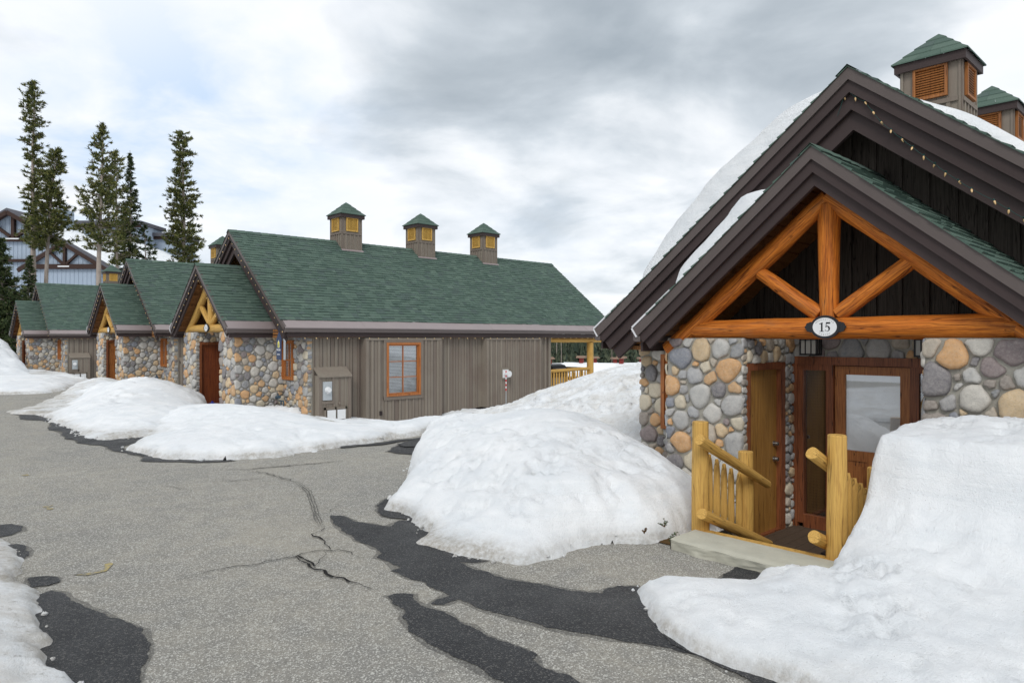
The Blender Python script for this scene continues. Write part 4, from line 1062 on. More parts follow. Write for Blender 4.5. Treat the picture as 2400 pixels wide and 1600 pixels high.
def bank(name,label,poly,ctrl,res,mat,amp=1.0,ks=None,k=.25,edgeamp=.12,zfun=None,seed=0,cat='snow bank',group='snow banks along the road',zmin=-.7,crumbs=90):
    P=np.array([(p[0],p[1]) for p in poly]);n=len(P)
    # closed boundary controls
    f=zfun if zfun else tps(ctrl)
    x0,y0=P.min(0)-.15;x1,y1=P.max(0)+.15
    nx=int((x1-x0)/res)+1;ny=int((y1-y0)/res)+1
    X,Y=np.meshgrid(np.linspace(x0,x1,nx),np.linspace(y0,y1,ny),indexing='ij')
    # edge wobble
    WX=np.zeros_like(X);WY=np.zeros_like(X);N1=np.zeros_like(X);N2=np.zeros_like(X)
    for i in range(nx):
        for j in range(ny):
            p=Vector((X[i,j],Y[i,j],seed*3.1))
            WX[i,j]=mnoise.fractal(p*1.7,.75,2.2,6)+.22*mnoise.noise(p*17)
            N1[i,j]=mnoise.fractal(p*.8+Vector((5,5,0)),1,2,3);N2[i,j]=mnoise.fractal(p*3.5+Vector((9,1,4)),.60,2.1,6)
    E=np.full(X.shape,1e9);inside=np.zeros(X.shape,bool);dm=np.full(X.shape,1e9)
    for a in range(n):
        ax,ay=P[a];bx,by=P[(a+1)%n];dx,dy=bx-ax,by-ay;L2=dx*dx+dy*dy
        t=np.clip(((X-ax)*dx+(Y-ay)*dy)/L2,0,1);d=np.hypot(X-ax-t*dx,Y-ay-t*dy)
        kk=ks[a] if ks else k
        E=np.minimum(E,d/kk);dm=np.minimum(dm,d)
        cond=((ay>Y)!=(by>Y))&(X<(bx-ax)*(Y-ay)/((by-ay) if by!=ay else 1e-9)+ax);inside^=cond
    sd=np.where(inside,dm,-dm)+edgeamp*WX
    e=np.where(inside,1-np.exp(-np.maximum(0,E*np.clip(sd/np.maximum(dm,1e-6),0,2))),0)
    Z0=f(X,Y)
    lump=N1*.05+N2*.038-.035*np.abs(N2)
    Z=np.where(sd>0,-.02+(Z0+.02+lump*amp*np.clip(sd*3,0,1)*np.clip(.65+1.6*N1,.25,1.4))*e+.05*np.clip(sd*14,0,1),-.02+sd*.5)
    Z=np.where(sd>.03,Z-.030*amp*np.clip(mnoise_pits(X,Y,seed),0,1)*np.clip(sd*4,0,1),Z)
    idx={};m=MB();V=[];keep=(sd>-res*1.6)
    for i in range(nx):
        for j in range(ny):
            if keep[i,j] and not in_cabin(X[i,j],Y[i,j]):
                idx[(i,j)]=len(V);V.append((X[i,j],Y[i,j],max(zmin,Z[i,j])))
    Fs=[(idx[(i,j)],idx[(i+1,j)],idx[(i+1,j+1)],idx[(i,j+1)]) for i in range(nx-1) for j in range(ny-1) if (i,j) in idx and (i+1,j) in idx and (i+1,j+1) in idx and (i,j+1) in idx]
    m.poly(V,Fs,0,True)
    if res<.09:
        # crumbs of broken snow along the edge
        rg=random.Random(seed);cand=np.argwhere((sd>.005)&(sd<.05)&(Y<20));rg2=[tuple(c) for c in cand];rg.shuffle(rg2)
        for (i,j) in rg2[:crumbs]:
            r=rg.uniform(.006,.022)*(res/.045)**.5*(1 if rg.random()<.85 else 1.7);cx,cy=X[i,j]+rg.uniform(-.09,.05),Y[i,j]+rg.uniform(-.08,.08);cz=max(Z[i,j],.004)+r*.25
            if in_cabin(cx,cy) or T(cx,cy)<-.1:continue
            P_=[]
            for a in range(4):
                th=math.pi*(a+.5)/4
                for b in range(6):
                    ph=6.283*b/6+a*.5;w_=r*rg.uniform(.55,1.45);P_.append((cx+w_*math.sin(th)*math.cos(ph),cy+w_*math.sin(th)*math.sin(ph),cz+w_*.75*math.cos(th)))
            m.poly(P_,[(a*6+b,a*6+(b+1)%6,(a+1)*6+(b+1)%6,(a+1)*6+b) for a in range(3) for b in range(6)]+[tuple(range(6))[::-1],tuple(range(18,24))],0,False)
    o=m.build(name,mat,None,None,False);tag(o,label,cat,group);return o
Z=lambda L:[tuple(PZ(x,y,0))[:2] for x,y in L]
def ctl(L):
    return [tuple(PD(x,y,D)) for x,y,D in L]
# M: the central mound
foot=Z([(900,1195),(960,1218),(990,1250),(975,1275),(1060,1300),(1150,1316),(1230,1322),(1300,1308),(1370,1283),(1450,1272),(1520,1274),(1580,1262)])+[(5.50,3.66),(6.6,3.72),(7.5,3.98),(7.6,5.2),(8.9,6.3),(9.2,8.0),(9.6,10.2)]+Z([(1100,1000),(1023,1020),(990,1050),(965,1090),(945,1140)])
cM=ctl([(1270,963,9.6),(1180,974,9.8),(1100,998,9.6),(1030,1030,9.2),(1350,973,9.4),(1420,1003,8.9),(1520,1065,8.0),(1600,1122,7.4),(1632,1165,6.9),(1250,1180,6.45),(1250,1100,7.2),(1250,1030,8.2),(1050,1200,6.85),(1050,1110,7.8),(1450,1200,6.35),(1450,1110,7.2),(1560,1190,6.5),(1150,1250,6.15),(1350,1230,6.15),(960,1180,7.25)])+[(7.4,4.4,.05),(8.6,6.1,.1),(8.9,9.2,.25),(9.3,10.0,.1),(6.6,3.9,.1)]
bank('snow_mound','large rounded white snow mound in the middle beside the porch steps',foot,cM,.045,MT['snow'],1.2,None,.16,.10,None,1,'snow mound')
# R: the tall bank right of the steps
foot=Z([(1488,1386),(1508,1432),(1545,1482),(1620,1532),(1720,1572),(1830,1606),(1900,1640)])+[(3.15,.6),(3.0,-1),(3.0,-4),(10,-4),(10,1.05),(7.5,1.1),(7.46,2.02),(5.95,2.10),(5.55,2.12),(5.28,2.15),(5.17,2.20)]+Z([(1900,1342),(1830,1342),(1770,1350),(1745,1378),(1650,1372),(1560,1368)])
PRF=[(3.0,.10),(3.6,.12),(4.2,.15),(4.8,.20),(5.2,.26),(5.45,.36),(5.62,.50),(5.74,.60),(5.84,.93),(5.92,1.05),(6.3,1.08),(7.4,1.10),(9,1.05)]
def zR(X,Y):
    off=np.clip((1.9-Y)*.22,0,.75)+.05*np.sin(Y*5)+.03*np.sin(Y*11+1)
    low=np.interp(X,[p[0] for p in PRF[:8]],[p[1] for p in PRF[:8]])
    z=np.interp(X+off*.55,[p[0] for p in PRF],[p[1] for p in PRF])
    z=z+np.clip((2-Y),0,3)*.03*np.clip((X-3.4)/1.5,0,1)
    lowt=np.clip((Y-2.15)/.25,0,1);z=z*(1-lowt)+np.minimum(z,.12)*lowt
    return z
nk=len(foot);ks=[.13]*nk;ks[6]=.2
for i,p in enumerate(foot):
    q=foot[(i+1)%nk]
    if 1.9<p[1]<2.18 and p[0]>5.2:ks[i]=.022
ks[-1]=.10
bank('snow_bank','tall cut snow bank on the right with a steep layered face below the stone pillar',foot,None,.035,MT['snow'],1.3,ks,.13,.035,zR,2)
# L: dirty slush strip bottom left
foot=Z([(-60,1255),(5,1262),(30,1290),(60,1350),(110,1400),(90,1450),(120,1500),(150,1560),(180,1610),(200,1650)])+[(-.2,3.2),(-3,3.2),(-6,7),(-3,9.5)]
bank('snow_bank','low grimy slush strip along the road in the bottom left corner',foot,[(.4,5.2,.12),(.8,6,.06),(.6,7.2,.06),(-1,5,.25),(-2,7,.3),(-3,5,.3),(.1,3.6,.1),(-1,8.5,.1)],.035,MT['snow_g'],.9,None,.12,.12,None,3)
# D: bank beside the long cabin
foot=Z([(287,1058),(330,1069),(400,1078),(480,1080),(560,1079),(650,1071),(740,1056),(830,1044),(930,1029),(1010,1014),(1100,995),(1165,980)])+[(12.3,12.6),(14,14.2),(18,15.8),(22,16.8),(22,18),(8.9,18.0),(7.75,18.9),(7.7,19.8),(7.5,21.9),(7.1,22.3),(6.2,19.5),(4.9,16.5),(3.9,14.0)]
cD=ctl([(440,958,15),(500,950,15.5),(560,956,15.2),(650,984,14.0),(700,996,13.6),(780,998,13.6),(850,1003,13.6),(930,1004,13.6),(1000,984,14),(1050,972,14.5),(1130,976,15.2),(850,1000,16),(930,1003,16),(1000,984,16.5),(1090,976,17),(560,1015,12.2),(480,1005,12.7),(420,985,14.2),(370,1012,13.0)])+[(9,17.2,-.36),(10.6,17,-.45),(11.8,17.0,-.75),(13,17,-.62),(14.2,17,-.5),(15.0,17.0,-.5),(16.2,17,-.72),(18,17,-.2),(20,17,.0),(8,18.6,-.12),(7.4,20.5,-.12),(7.2,22,-.1),(5.5,18.5,.25)]
bank('snow_bank','long snow bank along the side of the second cabin beneath its wood wall',foot,cD,.07,MT['snow'],1.0,[.22]*(len(foot)-5)+[.25,.4,.4,.35,.3],.22,.16,None,4)
# C
foot=Z([(95,975),(120,990),(180,1015),(240,1033),(300,1031),(380,1018),(440,1003)])+[(6.5,18.3),(7.5,20.5),(7.55,22.8),(8,25.5),(7.6,28),(5.9,26.8),(4.3,22.5)]
cC=ctl([(238,896,22),(300,892,20),(370,899,19),(430,932,18.5),(160,948,18.6),(240,965,15.3),(340,960,15.5),(420,975,15.5),(200,925,20.5)])+[(7.5,23.5,.0),(7.6,26,.1),(6.6,27.5,.2),(4.6,25.5,.1)]
bank('snow_bank','broad snow heap in front of the second and third cabins left of centre',foot,cC,.07,MT['snow'],1.0,None,.35,.16,None,5)
foot=Z([(0,966),(45,972),(110,978),(160,974),(210,972)])+[(5.2,22),(6.5,25),(7.6,28.5),(7.6,32),(6.5,31),(5.7,28.7),(4.3,24.6)]+Z([(55,958)])
cB=ctl([(140,925,22),(200,893,25),(232,884,25.5),(90,952,18.8),(180,940,20)])+[(7.4,29.5,.1),(7.4,31.4,-.05),(5.8,30,.2)]
bank('snow_bank','grey dirty snow heap tapering to a tip between the third cabin and the road',foot,cB,.08,MT['snow_g'],1.0,None,.3,.14,None,6)
foot=Z([(-120,925),(0,925),(60,924),(115,921),(150,914)])+[(6,30),(7.8,34),(8.5,44),(7.0,52),(2,50),(0,45)]
cA=ctl([(90,880,28),(145,893,27),(30,890,26),(-40,893,26),(60,905,24.5)])+[(7.4,36,-.05),(7.5,40,-.1),(7.3,46,.1),(7.2,49,.2)]
bank('snow_bank','low smooth snow bank before the farthest cabin at the left edge',foot,cA,.12,MT['snow'],1.0,None,.35,.2,None,7)
foot=[(1,33.5),(4.6,33.5),(6.4,38),(6.9,44),(7.0,60),(-6,60),(-6,36)]
cF=ctl([(0,787,37),(40,800,40),(0,850,33),(42,868,35),(-60,790,36),(-60,860,31)])+[(6.6,50,.6),(3,56,1.6),(5.2,36,.15),(-4,50,2.2)]
bank('snow_bank','high white ploughed snow hill at the far left edge beside the farthest cabin',foot,cF,.2,MT['snow'],2.0,None,.6,.3,None,8)
foot=[(9.2,12.2),(8.6,10.4),(8.9,8.3),(8.9,6.45),(13,6.47),(22,6.47),(24,12),(22,15.8),(18,15.6),(14,14.0),(11.5,13.2)]
cE=ctl([(1240,964,15.2),(1300,936,16),(1345,913,16.4),(1400,876,16.8),(1450,862,17),(1490,860,17.2),(1530,862,17.4),(1600,859,18),(1400,960,13.8),(1500,1000,12.2),(1500,930,14),(1300,962,14.3),(1200,975,15),(1440,900,15.2)])+[(20,8,.7),(24,8,.2),(24,12,-.3),(21,14,-.3),(19,11,.5),(22,16,-.6),(17,13.5,.2),(9.4,7.5,-.1),(10.5,7,.1),(19,15,-.4),(18,17,-.5),(22,6.5,.2)]
bank('snow_pile','rough dirty ploughed snow pile behind the mound, between the two nearest cabins',foot,cE,.06,MT['snow_d'],2.6,None,.4,.2,None,9)
# ---- snow lying on the near roof
def roofsnow(label,cx,H,E_,Wd,sd,x0,x1,y0,y1,th,seed,tip=.25):
    sl=(H-E_)/Wd;L=math.hypot(1,sl);nr=Vector((0,sd*sl/L,1/L));base=Vector(proto.location)
    nx=max(8,int((x1-x0)/.06));ny=max(10,int((y1-y0)/.05));V=[];idx={};m=MB()
    for i in range(nx+1):
        for j in range(ny+1):
            a=i/nx;b=j/ny;x=x0+(x1-x0)*a;y=y0+(y1-y0)*b
            n_=mnoise.fractal(Vector((x*1.1+seed,y*1.6,seed)),1,2,4)
            yy=y+(.10*n_ if 0<b<1 else .12*n_)
            xx=x+(.03*mnoise.fractal(Vector((y*4,seed,1)),1,2,3) if i==0 else 0)
            ex=min(1,(x-x0)/.07);ex=math.sqrt(max(0,1-(1-ex)**2)) if ex<1 else 1
            ey=1 if b<1-tip else math.sqrt(max(0,1-((b-(1-tip))/tip)**2))
            ez=smooth(0,.22,b)**.7
            t=th(b)*ex*ey*ez*(1+.18*n_)
            p=Vector((cx+xx,sd*yy,H-sl*yy+.012))+nr*max(t,-.01)
            V.append(p)
    fs=[(i*(ny+1)+j,(i+1)*(ny+1)+j,(i+1)*(ny+1)+j+1,i*(ny+1)+j+1) for i in range(nx) for j in range(ny)]
    m.poly(V,fs,0,True);o=m.build('roof_snow',MT['snow_roof'],None,base,False);tag(o,label,'roof snow','snow lying on the nearest roof')
roofsnow('thick white snow slab on the left slope of the high nearest roof',0,HM,EM,W,1,.10,13.5,.10,2.85,lambda b:.20+.16*math.sin(b*3.0),3,.30)
roofsnow('snow strip on the left slope of the nearest lower porch roof',PX,HP,EP,WP,1,.06,1.6,.40,1.66,lambda b:.22-.07*b,8,.35)
roofsnow('thin snow layer on the right slope of the nearest roof beneath the cupolas',0,HM,EM,W,-1,.12,13.5,.55,3.4,lambda b:.09+.02*math.sin(b*9),12,.1)
# ---- sprigs poking out of the mound
def sprig(px,py,D,s,label,mats,seed,n=9):
    rg=random.Random(seed);p=PD(px,py,D);o=empty('sprig',p-Vector((0,0,s*.6)));tag(o,label,'twig','bits of shrub poking out of the snow')
    m=MB();l=MB()
    for k in range(n):
        a=rg.uniform(0,6.28);el=rg.uniform(.3,1.4);d=Vector((math.cos(a)*math.cos(el),math.sin(a)*math.cos(el),math.sin(el)));q=d*s*rg.uniform(.6,1.2)
        m.tube((0,0,0),q,.004,.002,5,0,False)
        for t in range(14):
            f=rg.uniform(.3,1);c=q*f;dd=Vector((rg.uniform(-1,1),rg.uniform(-1,1),rg.uniform(-.2,1))).normalized()*s*.22;w=dd.orthogonal().normalized()*s*.035
            l.poly([c-w,c+dd*.5+w*1.5,c+dd,c+dd*.5-w*1.5],[(0,1,2,3)])
    m.build('stem',MT['brush'],o);l.build('leaf_cluster',mats,o,None,False)
sprig(1558,1222,6.25,.075,'small green sprig alone on the right flank of the mound',MT['green'],1,5)
sprig(1510,1240,6.1,.06,'brown twig low on the mound left of the green sprig',MT['brush'],2,5)
sprig(1585,1262,6.33,.11,'dark green bushy sprig at the left end of the concrete slab',MT['green'],3,12)
# ------------------------------------------------------------------ trees
def pine(name,label,cat,loc,H,prof,seed,nb,mat,lean=(0,0),trunk=.24,crown0=.3,droop=.0,tuft=.42,ntuft=12,nl=13,grp='tall conifers behind the cabins',width=.034):
    rg=random.Random(seed);o=empty(name,loc);tag(o,label,cat,grp)
    t=MB();K=26;path=[]
    for k in range(K+1):
        f=k/K;path.append(Vector((lean[0]*f+.12*math.sin(f*5+seed),lean[1]*f+.1*math.cos(f*4+seed),H*f)))
    for k in range(K):
        r0=trunk*(1-k/K)**.8+.015;r1=trunk*(1-(k+1)/K)**.8+.015
        t.tube(path[k],path[k+1],r0,r1,9,0,False)
    l=MB()
    def rad(f):
        for (a,ra),(b,rb) in zip(prof,prof[1:]):
            if a<=f<=b:return ra+(rb-ra)*(f-a)/(b-a)
        return 0
    def at(f):
        x=f*K;i=min(K-1,int(x));return path[i].lerp(path[i+1],x-i)
    nb=int(nb*1.2)
    for b in range(nb):
        f=crown0+(1-crown0)*(b+rg.random())/nb
        Rm=rad(f)*rg.uniform(.55,1.12)
        if Rm<.08:continue
        a=rg.uniform(0,6.283);p=at(f)
        up=rg.uniform(-.1,.35)-droop
        d=Vector((math.cos(a),math.sin(a),up)).normalized();e=p+d*Rm+Vector((0,0,.12*Rm))
        t.tube(p,e,.03,.012,5,0,False)
        nt=max(3,int(ntuft*Rm/1.6))
        for k in range(nt):
            g=(k+rg.random())/nt;g=.25+.75*g
            c=p.lerp(e,g)+Vector([max(-.35,min(.35,q)) for q in (rg.gauss(0,.16),rg.gauss(0,.16),rg.gauss(0,.07))])*Rm*.8
            ts=tuft*rg.uniform(.55,1.1)
            dirb=(d+Vector((rg.gauss(0,.5),rg.gauss(0,.5),.45-droop*1.6))).normalized()
            for q in range(int(nl*1.4)):
                dd=(dirb*1.0+Vector((rg.gauss(0,.6),rg.gauss(0,.6),rg.gauss(0,.5)))).normalized()*ts*rg.uniform(.6,1)
                s0=c-dirb*ts*.3*rg.random();w=dd.cross(Vector((rg.gauss(0,1),rg.gauss(0,1),rg.gauss(0,1)))).normalized()*width*rg.uniform(.7,1.3)
                l.poly([s0-w,s0+w,s0+dd+w*.3,s0+dd-w*.3],[(0,1,2,3)])
    t.build('trunk',MT['bark'],o);l.build('crown',mat,o,None,False)
    return o
def zg(u_,v_):return T(u_,v_)
def plant(x,D,ytop):
    p=PD(x,800,D);z=zg(p.x,p.y);top=PD(x,ytop,D).z;return (p.x,p.y,z),top-z
NM=MT['needle']
loc,H=plant(72,56,190)
pine('pine_tree','tallest thin pine at the far left, bare trunk below, left of its shorter neighbour','pine',loc,H,[(0,0),(.40,0),(.42,.5),(.5,.8),(.56,.5),(.60,1.3),(.64,.5),(.70,.95),(.80,.85),(.90,1.1),(.97,.8),(1,.25)],1,150,NM,(.35,0),.25,.42,0,.40,10,10)
loc,H=plant(98,55,345)
pine('pine_tree','shorter dense pine touching the tallest pine on its right side','pine',loc,H,[(0,0),(.52,0),(.56,1.8),(.66,1.8),(.74,1.2),(.80,1.1),(.9,.9),(.96,.7),(1,.2)],2,140,NM,(.9,0),.2,.54,0,.40,10,11)
loc,H=plant(234,51,291)
pine('pine_tree','open crowned pine with a long pale trunk rising above the third cabin','pine',loc,H,[(0,0),(.46,0),(.50,1.7),(.56,1.5),(.62,1.2),(.70,2.0),(.76,1.0),(.86,1.2),(.95,.6),(1,.15)],3,115,NM,(.1,0),.22,.49,0,.40,9,9)
loc,H=plant(268,55,360)
pine('pine_tree','wispy pine squeezed between the open crowned pine and the dark spruce','pine',loc,H,[(0,0),(.40,0),(.5,1.4),(.7,1.5),(.85,1.1),(.95,.6),(1,.1)],13,80,NM,(.3,0),.14,.48,0,.38,9,9)
loc,H=plant(303,57,352)
pine('spruce_tree','dark narrow spruce with a spindly tip right of the open crowned pine','spruce',loc,H,[(0,0),(.40,0),(.44,1.6),(.6,1.15),(.78,.65),(.9,.28),(1,.05)],4,190,MT['needle2'],(0,0),.18,.42,.35,.30,12,9)
loc,H=plant(430,62,313)
pine('pine_tree','dense pine standing alone above the roof left of the long green roofed cabin','pine',loc,H,[(0,0),(.40,0),(.45,1.5),(.52,1.7),(.62,1.5),(.68,1.65),(.78,1.05),(.86,.7),(.93,1.1),(1,.6)],5,170,NM,(-.1,0),.24,.42,0,.40,11,11)
loc,H=plant(342,58,530)
pine('pine_tree','short scrawny pine beside the dark roof right of the dark spruce','pine',loc,H,[(0,0),(.4,0),(.5,.9),(.8,1.0),(1,.2)],6,40,MT['needle2'],(0,0),.10,.4,0,.35,9)
loc,H=plant(6,50,560)
pine('spruce_tree','drooping green spruce cut off by the left edge of the picture','spruce',loc,H,[(0,.5),(.05,2.6),(.3,2.3),(.6,1.5),(.85,.8),(1,.1)],7,260,MT['needle2'],(0,0),.22,.05,.30,.34,13,10)
loc,H=plant(70,54,598)
pine('spruce_tree','small young spruce in front of the blue grey lodge wall','spruce',loc,H,[(0,.5),(.05,1.9),(.4,1.3),(.7,.8),(1,.08)],8,190,MT['needle2'],(0,0),.12,.05,.25,.28,13,9)
loc,H=plant(35,150,505)
pine('spruce_tree','tiny distant spruce tip above the lodge roof','spruce',loc,H,[(0,.5),(.3,3),(.7,1.6),(1,.1)],9,140,MT['needle2'],(0,0),.2,.1,.2,.6,10,8)
# far wood on the slope across the valley
fw=MB();rg=random.Random(5)
for k in range(900):
    D=rg.uniform(165,290) if k<560 else rg.uniform(138,170);x=rg.uniform(1120,1760);p=PD(x,792,D);z=zg(p.x,p.y)-.3
    h=rg.uniform(7,11.5)*(1 if D>190 else .85);r=h*rg.uniform(.12,.19)
    lim=PD(x,770,D).z-rg.uniform(0,2.2)
    h=min(h,lim-z) if lim-z>4 else 4
    fw.tube((p.x,p.y,z),(p.x,p.y,z+h*.97),.16,.05,5,1,False)
    if rg.random()<.16:continue
    L=9
    for q in range(L):
        f=q/L;zz=z+h*(.10+.86*f);rr=r*(1-f)+.15;n=9;a0=rg.random()*6
        top=(p.x,p.y,zz+h*.17);ring=[]
        for i in range(n):
            a=a0+6.283*i/n;q_=rr*rg.uniform(.55,1.25);ring.append((p.x+q_*math.cos(a),p.y+q_*math.sin(a),zz-rg.uniform(0,.5)))
        for i in range(n):
            if rg.random()<.9:fw.poly([top,ring[i],ring[(i+1)%n]],[(0,1,2)])
tag(fw.build('forest',[MT['needle3'],MT['bark']],None,None,False),'dark conifer wood on the far slope seen beyond the deck','forest',None,'stuff')
# ------------------------------------------------------------------ the blue grey lodge
def lodge():
    D0=75;p=PD(15,487,D0);g=zg(p.x,p.y);k=D0/F
    o=empty('lodge',(p.x,p.y,g),AL-math.pi/2);tag(o,'large blue grey lodge with dark timber trusses and snowy roof behind the pines','lodge')
    def L(px,py):return ((px-15)*k,(792-py)*k+EYE-g)
    top=L(15,487)[1];e=L(262,626);sl=(top-e[1])/e[0];dep=40
    m=MB();wr=L(240,600)[0]
    m.prism([(-wr,-1),(wr,-1),(wr,top-sl*wr-.3),(0,top-.3),(-wr,top-sl*wr-.3)],lambda a,b,c:(a,c,b),.9,dep)
    # siding grooves as thin battens
    x=-wr
    while x<wr:
        m.prism([(x,0),(x+.05,0),(x+.05,top-sl*abs(x)-.6),(x,top-sl*abs(x)-.6)],lambda a,b,c:(a,c,b),.86,.899);x+=.45
    # lower right wing gable
    c0=L(157,565);cl=L(52,628);s2=(c0[1]-cl[1])/(c0[0]-cl[0])
    m.prism([(cl[0]+.7,-1),(e[0]-1.0,-1),(e[0]-1.0,e[1]+.2),(c0[0],c0[1]-.4),(cl[0]+.7,cl[1]+.1)],lambda a,b,c:(a,c,b),-.35,.85)
    x=cl[0]+.8
    while x<e[0]-1.0:
        m.prism([(x,0),(x+.05,0),(x+.05,c0[1]-s2*abs(x-c0[0])-.7),(x,c0[1]-s2*abs(x-c0[0])-.7)],lambda a,b,c:(a,c,b),-.39,-.351);x+=.45
    m.build('wall',MT['lodge'],o)
    r=MB()
    for sd in(-1,1):r.prism([(0,top),(sd*e[0],e[1]),(sd*e[0],e[1]-.3),(0,top-.3)],lambda a,b,c:(a,c,b),0.0,dep)
    r.prism([(c0[0],c0[1]),(e[0]+.05,c0[1]-s2*(e[0]-c0[0])),(e[0]+.05,c0[1]-s2*(e[0]-c0[0])-.25),(c0[0],c0[1]-.25)],lambda a,b,c:(a,c,b),-.75,-.01)
    r.prism([(c0[0],c0[1]),(cl[0],cl[1]),(cl[0],cl[1]-.25),(c0[0],c0[1]-.25)],lambda a,b,c:(a,c,b),-.75,-.01)
    r.build('roof',MT['lodger'],o)
    t=MB()
    def bar(a,b,w,y0,y1):
        a=Vector(a);b=Vector(b);d=(b-a).normalized();n=Vector((-d.y,d.x))*w/2
        t.prism([tuple(a-n),tuple(b-n),tuple(b+n),tuple(a+n)],lambda p_,q_,c:(p_,c,q_),y0,y1)
    for sd in(-1,1):bar((0,top-.45),(sd*(e[0]-.1),e[1]-.45),.42,-.02,.5)
    bar((-wr,L(0,560)[1]),(wr,L(0,560)[1]),.34,.55,.85) if False else bar((-L(130,0)[0],L(0,560)[1]),(L(140,0)[0],L(0,560)[1]),.36,.5,.83)
    bar((-wr+1,L(0,609)[1]),(L(75,0)[0],L(0,609)[1]),.3,.5,.83)
    bar((0.3,L(0,558)[1]),(0.3,top-.8),.34,.45,.82)
    for sd in(-1,1):bar((.3+sd*.3,L(0,553)[1]),(.3+sd*1.9,L(0,530)[1]+.1),.3,.46,.81)
    bar((c0[0],c0[1]-.35),(cl[0],cl[1]-.35),.40,-.78,-.6);bar((c0[0],c0[1]-.35),(e[0],c0[1]-s2*(e[0]-c0[0])-.35),.40,-.78,-.6)
    zb_=L(0,626)[1];bar((cl[0]+1,zb_),(e[0]-1.1,zb_),.50,-.72,-.36)
    bar((c0[0]+.1,zb_),(c0[0]+.1,c0[1]-.6),.28,-.70,-.37)
    for sd in(-1,1):bar((c0[0]+.1+sd*.2,zb_+.3),(c0[0]+.1+sd*1.6,zb_+1.55),.22,-.69,-.375)
    t.build('timber_truss',MT['lodget'],o)
    w=MB();w.box((-.45,.40,L(0,558)[1]-.06),(1.05,.46,L(0,558)[1]+.06));w.box((c0[0]-.5,-.78,zb_-.05),(c0[0]+.7,-.73,zb_+.07));w.build('truss_plate',MT['white'],o)
    c=MB();
    for a,b,yt in((55,92,473),(103,122,512)):
        c.box((L(a,0)[0],4+(b>100)*3,top-3.5),(L(b,0)[0],6+(b>100)*3,L(0,yt)[1]))
    ch=c.build('chimney',MT['lodge'],o)
    # rear dormers
    for i,(xa,xb,ya,yb_,D2) in enumerate(((170,330,519,570,100),(325,415,547,590,104))):
        k2=D2/F;y=D2-D0
        X=lambda px:((px-1200)*k2-(15-1200)*k);Zz=lambda py:(792-py)*k2+EYE-g
        d=MB();d.box((X(xa),y,Zz(yb_)-3),(X(xb),y+6,Zz(ya)-.5),1);d.box((X(xa)-.4,y-.8,Zz(ya)-.5),(X(xb)+.4,y+6.5,Zz(ya)),0);d.box((X(xa)-.1,y-.5,Zz(ya+11)-.2),(X(xb)+.1,y-.01,Zz(ya)-.55),2);d.build('dormer',[MT['lodger'],MT['lodge'],MT['lodget']],o)
    # snow on the right slope
    s=MB();V=[];nx,ny=30,18
    for i in range(nx+1):
        for j in range(ny+1):
            a=i/nx;b=j/ny;y=.6+(dep-8)*a;lo=.10+.06*math.sin(a*5);hi=1.0;x=e[0]*(lo+(hi-lo)*b)
            edge=min(1,a*8,(1-a)*5,b*5,(1-b)*14);edge=max(0,edge)**.5
            if a>.75:
                x=e[0]*(lo+(a-.75)*1.6*(1-lo)*.5+(hi-(a-.75)*.9-lo-(a-.75)*1.6*(1-lo)*.5)*b)
            V.append((x,y,top-sl*x+.02+.45*edge))
    s.poly(V,[(i*(ny+1)+j,(i+1)*(ny+1)+j,(i+1)*(ny+1)+j+1,i*(ny+1)+j+1) for i in range(nx) for j in range(ny)],0,True)
    so=s.build('roof_snow',MT['snow_roof'],None,(p.x,p.y,g),False);so.rotation_euler=(0,0,AL-math.pi/2);tag(so,'smooth white snow sheet on the right roof slope of the blue grey lodge','roof snow')
lodge()
# ------------------------------------------------------------------ village houses in the valley
def house(label,px,D,w,d,h,rh,rot,wallm,chim,seed):
    p=PD(px,800,D);g=1.85-58/F*D-(h+rh+.75);o=empty('village_house',(p.x,p.y,g),rot);tag(o,label,'house','snow roofed houses down the slope')
    m=MB();m.prism([(-w/2,0),(w/2,0),(w/2,h),(0,h+rh),(-w/2,h)],lambda a,b,c:(a,c,b),-d/2,d/2);m.build('wall',wallm,o)
    r=MB()
    for sd in(-1,1):r.prism([(0,h+rh+.35),(sd*(w/2+.5),h-.1),(sd*(w/2+.5),h-.25),(0,h+rh+.1)],lambda a,b,c:(a,c,b),-d/2-.6,d/2+.6)
    ro=r.build('roof',MT['tan'],o)
    s=MB()
    for sd in(-1,1):s.prism([(0,h+rh+.75),(sd*(w/2+.3),h+.30),(sd*(w/2+.45),h+.0),(0,h+rh+.36)],lambda a,b,c:(a,c,b),-d/2-.5,d/2+.5)
    s.build('snow_cover',MT['snow_roof'],o)
    for i,(cx,cy) in enumerate(chim):
        c=MB();z=h+rh-abs(cx)*rh/(w/2);c.box((cx-.25,cy-.25,z),(cx+.25,cy+.25,z+1.35),0);c.prism([(-.65,z+1.35),(.65,z+1.35),(.2,z+1.65),(-.2,z+1.65)],lambda a,b,cc:(cx+a,cc,b),cy-.6,cy+.6,1);c.build('chimney',[MT['redwall'],MT['tan']],o)
    for k in range(3):
        for sd in(-1,1):
            q=MB();y=-d/2+d*(k+.5)/3;q.box((sd*(w/2+.001),y-.5,h*.35),(sd*(w/2+.05),y+.5,h*.8));q.build('window',MT['white'],o)
    q=MB();q.box((-.6,-d/2-.06,h*.3),(.6,-d/2-.001,h*.85));q.build('window',MT['white'],o)
house('red walled house with a snow roof and two chimneys just right of the deck post',1405,92,7,9,2.6,.9,R(20),MT['redwall'],((0,-3),(0,2.5)),1)
house('snow roofed house with a red chimney seen through the deck opening',1335,104,7,9,2.6,.9,R(75),MT['redwall'],((0,-4.5),(0,3.5)),2)
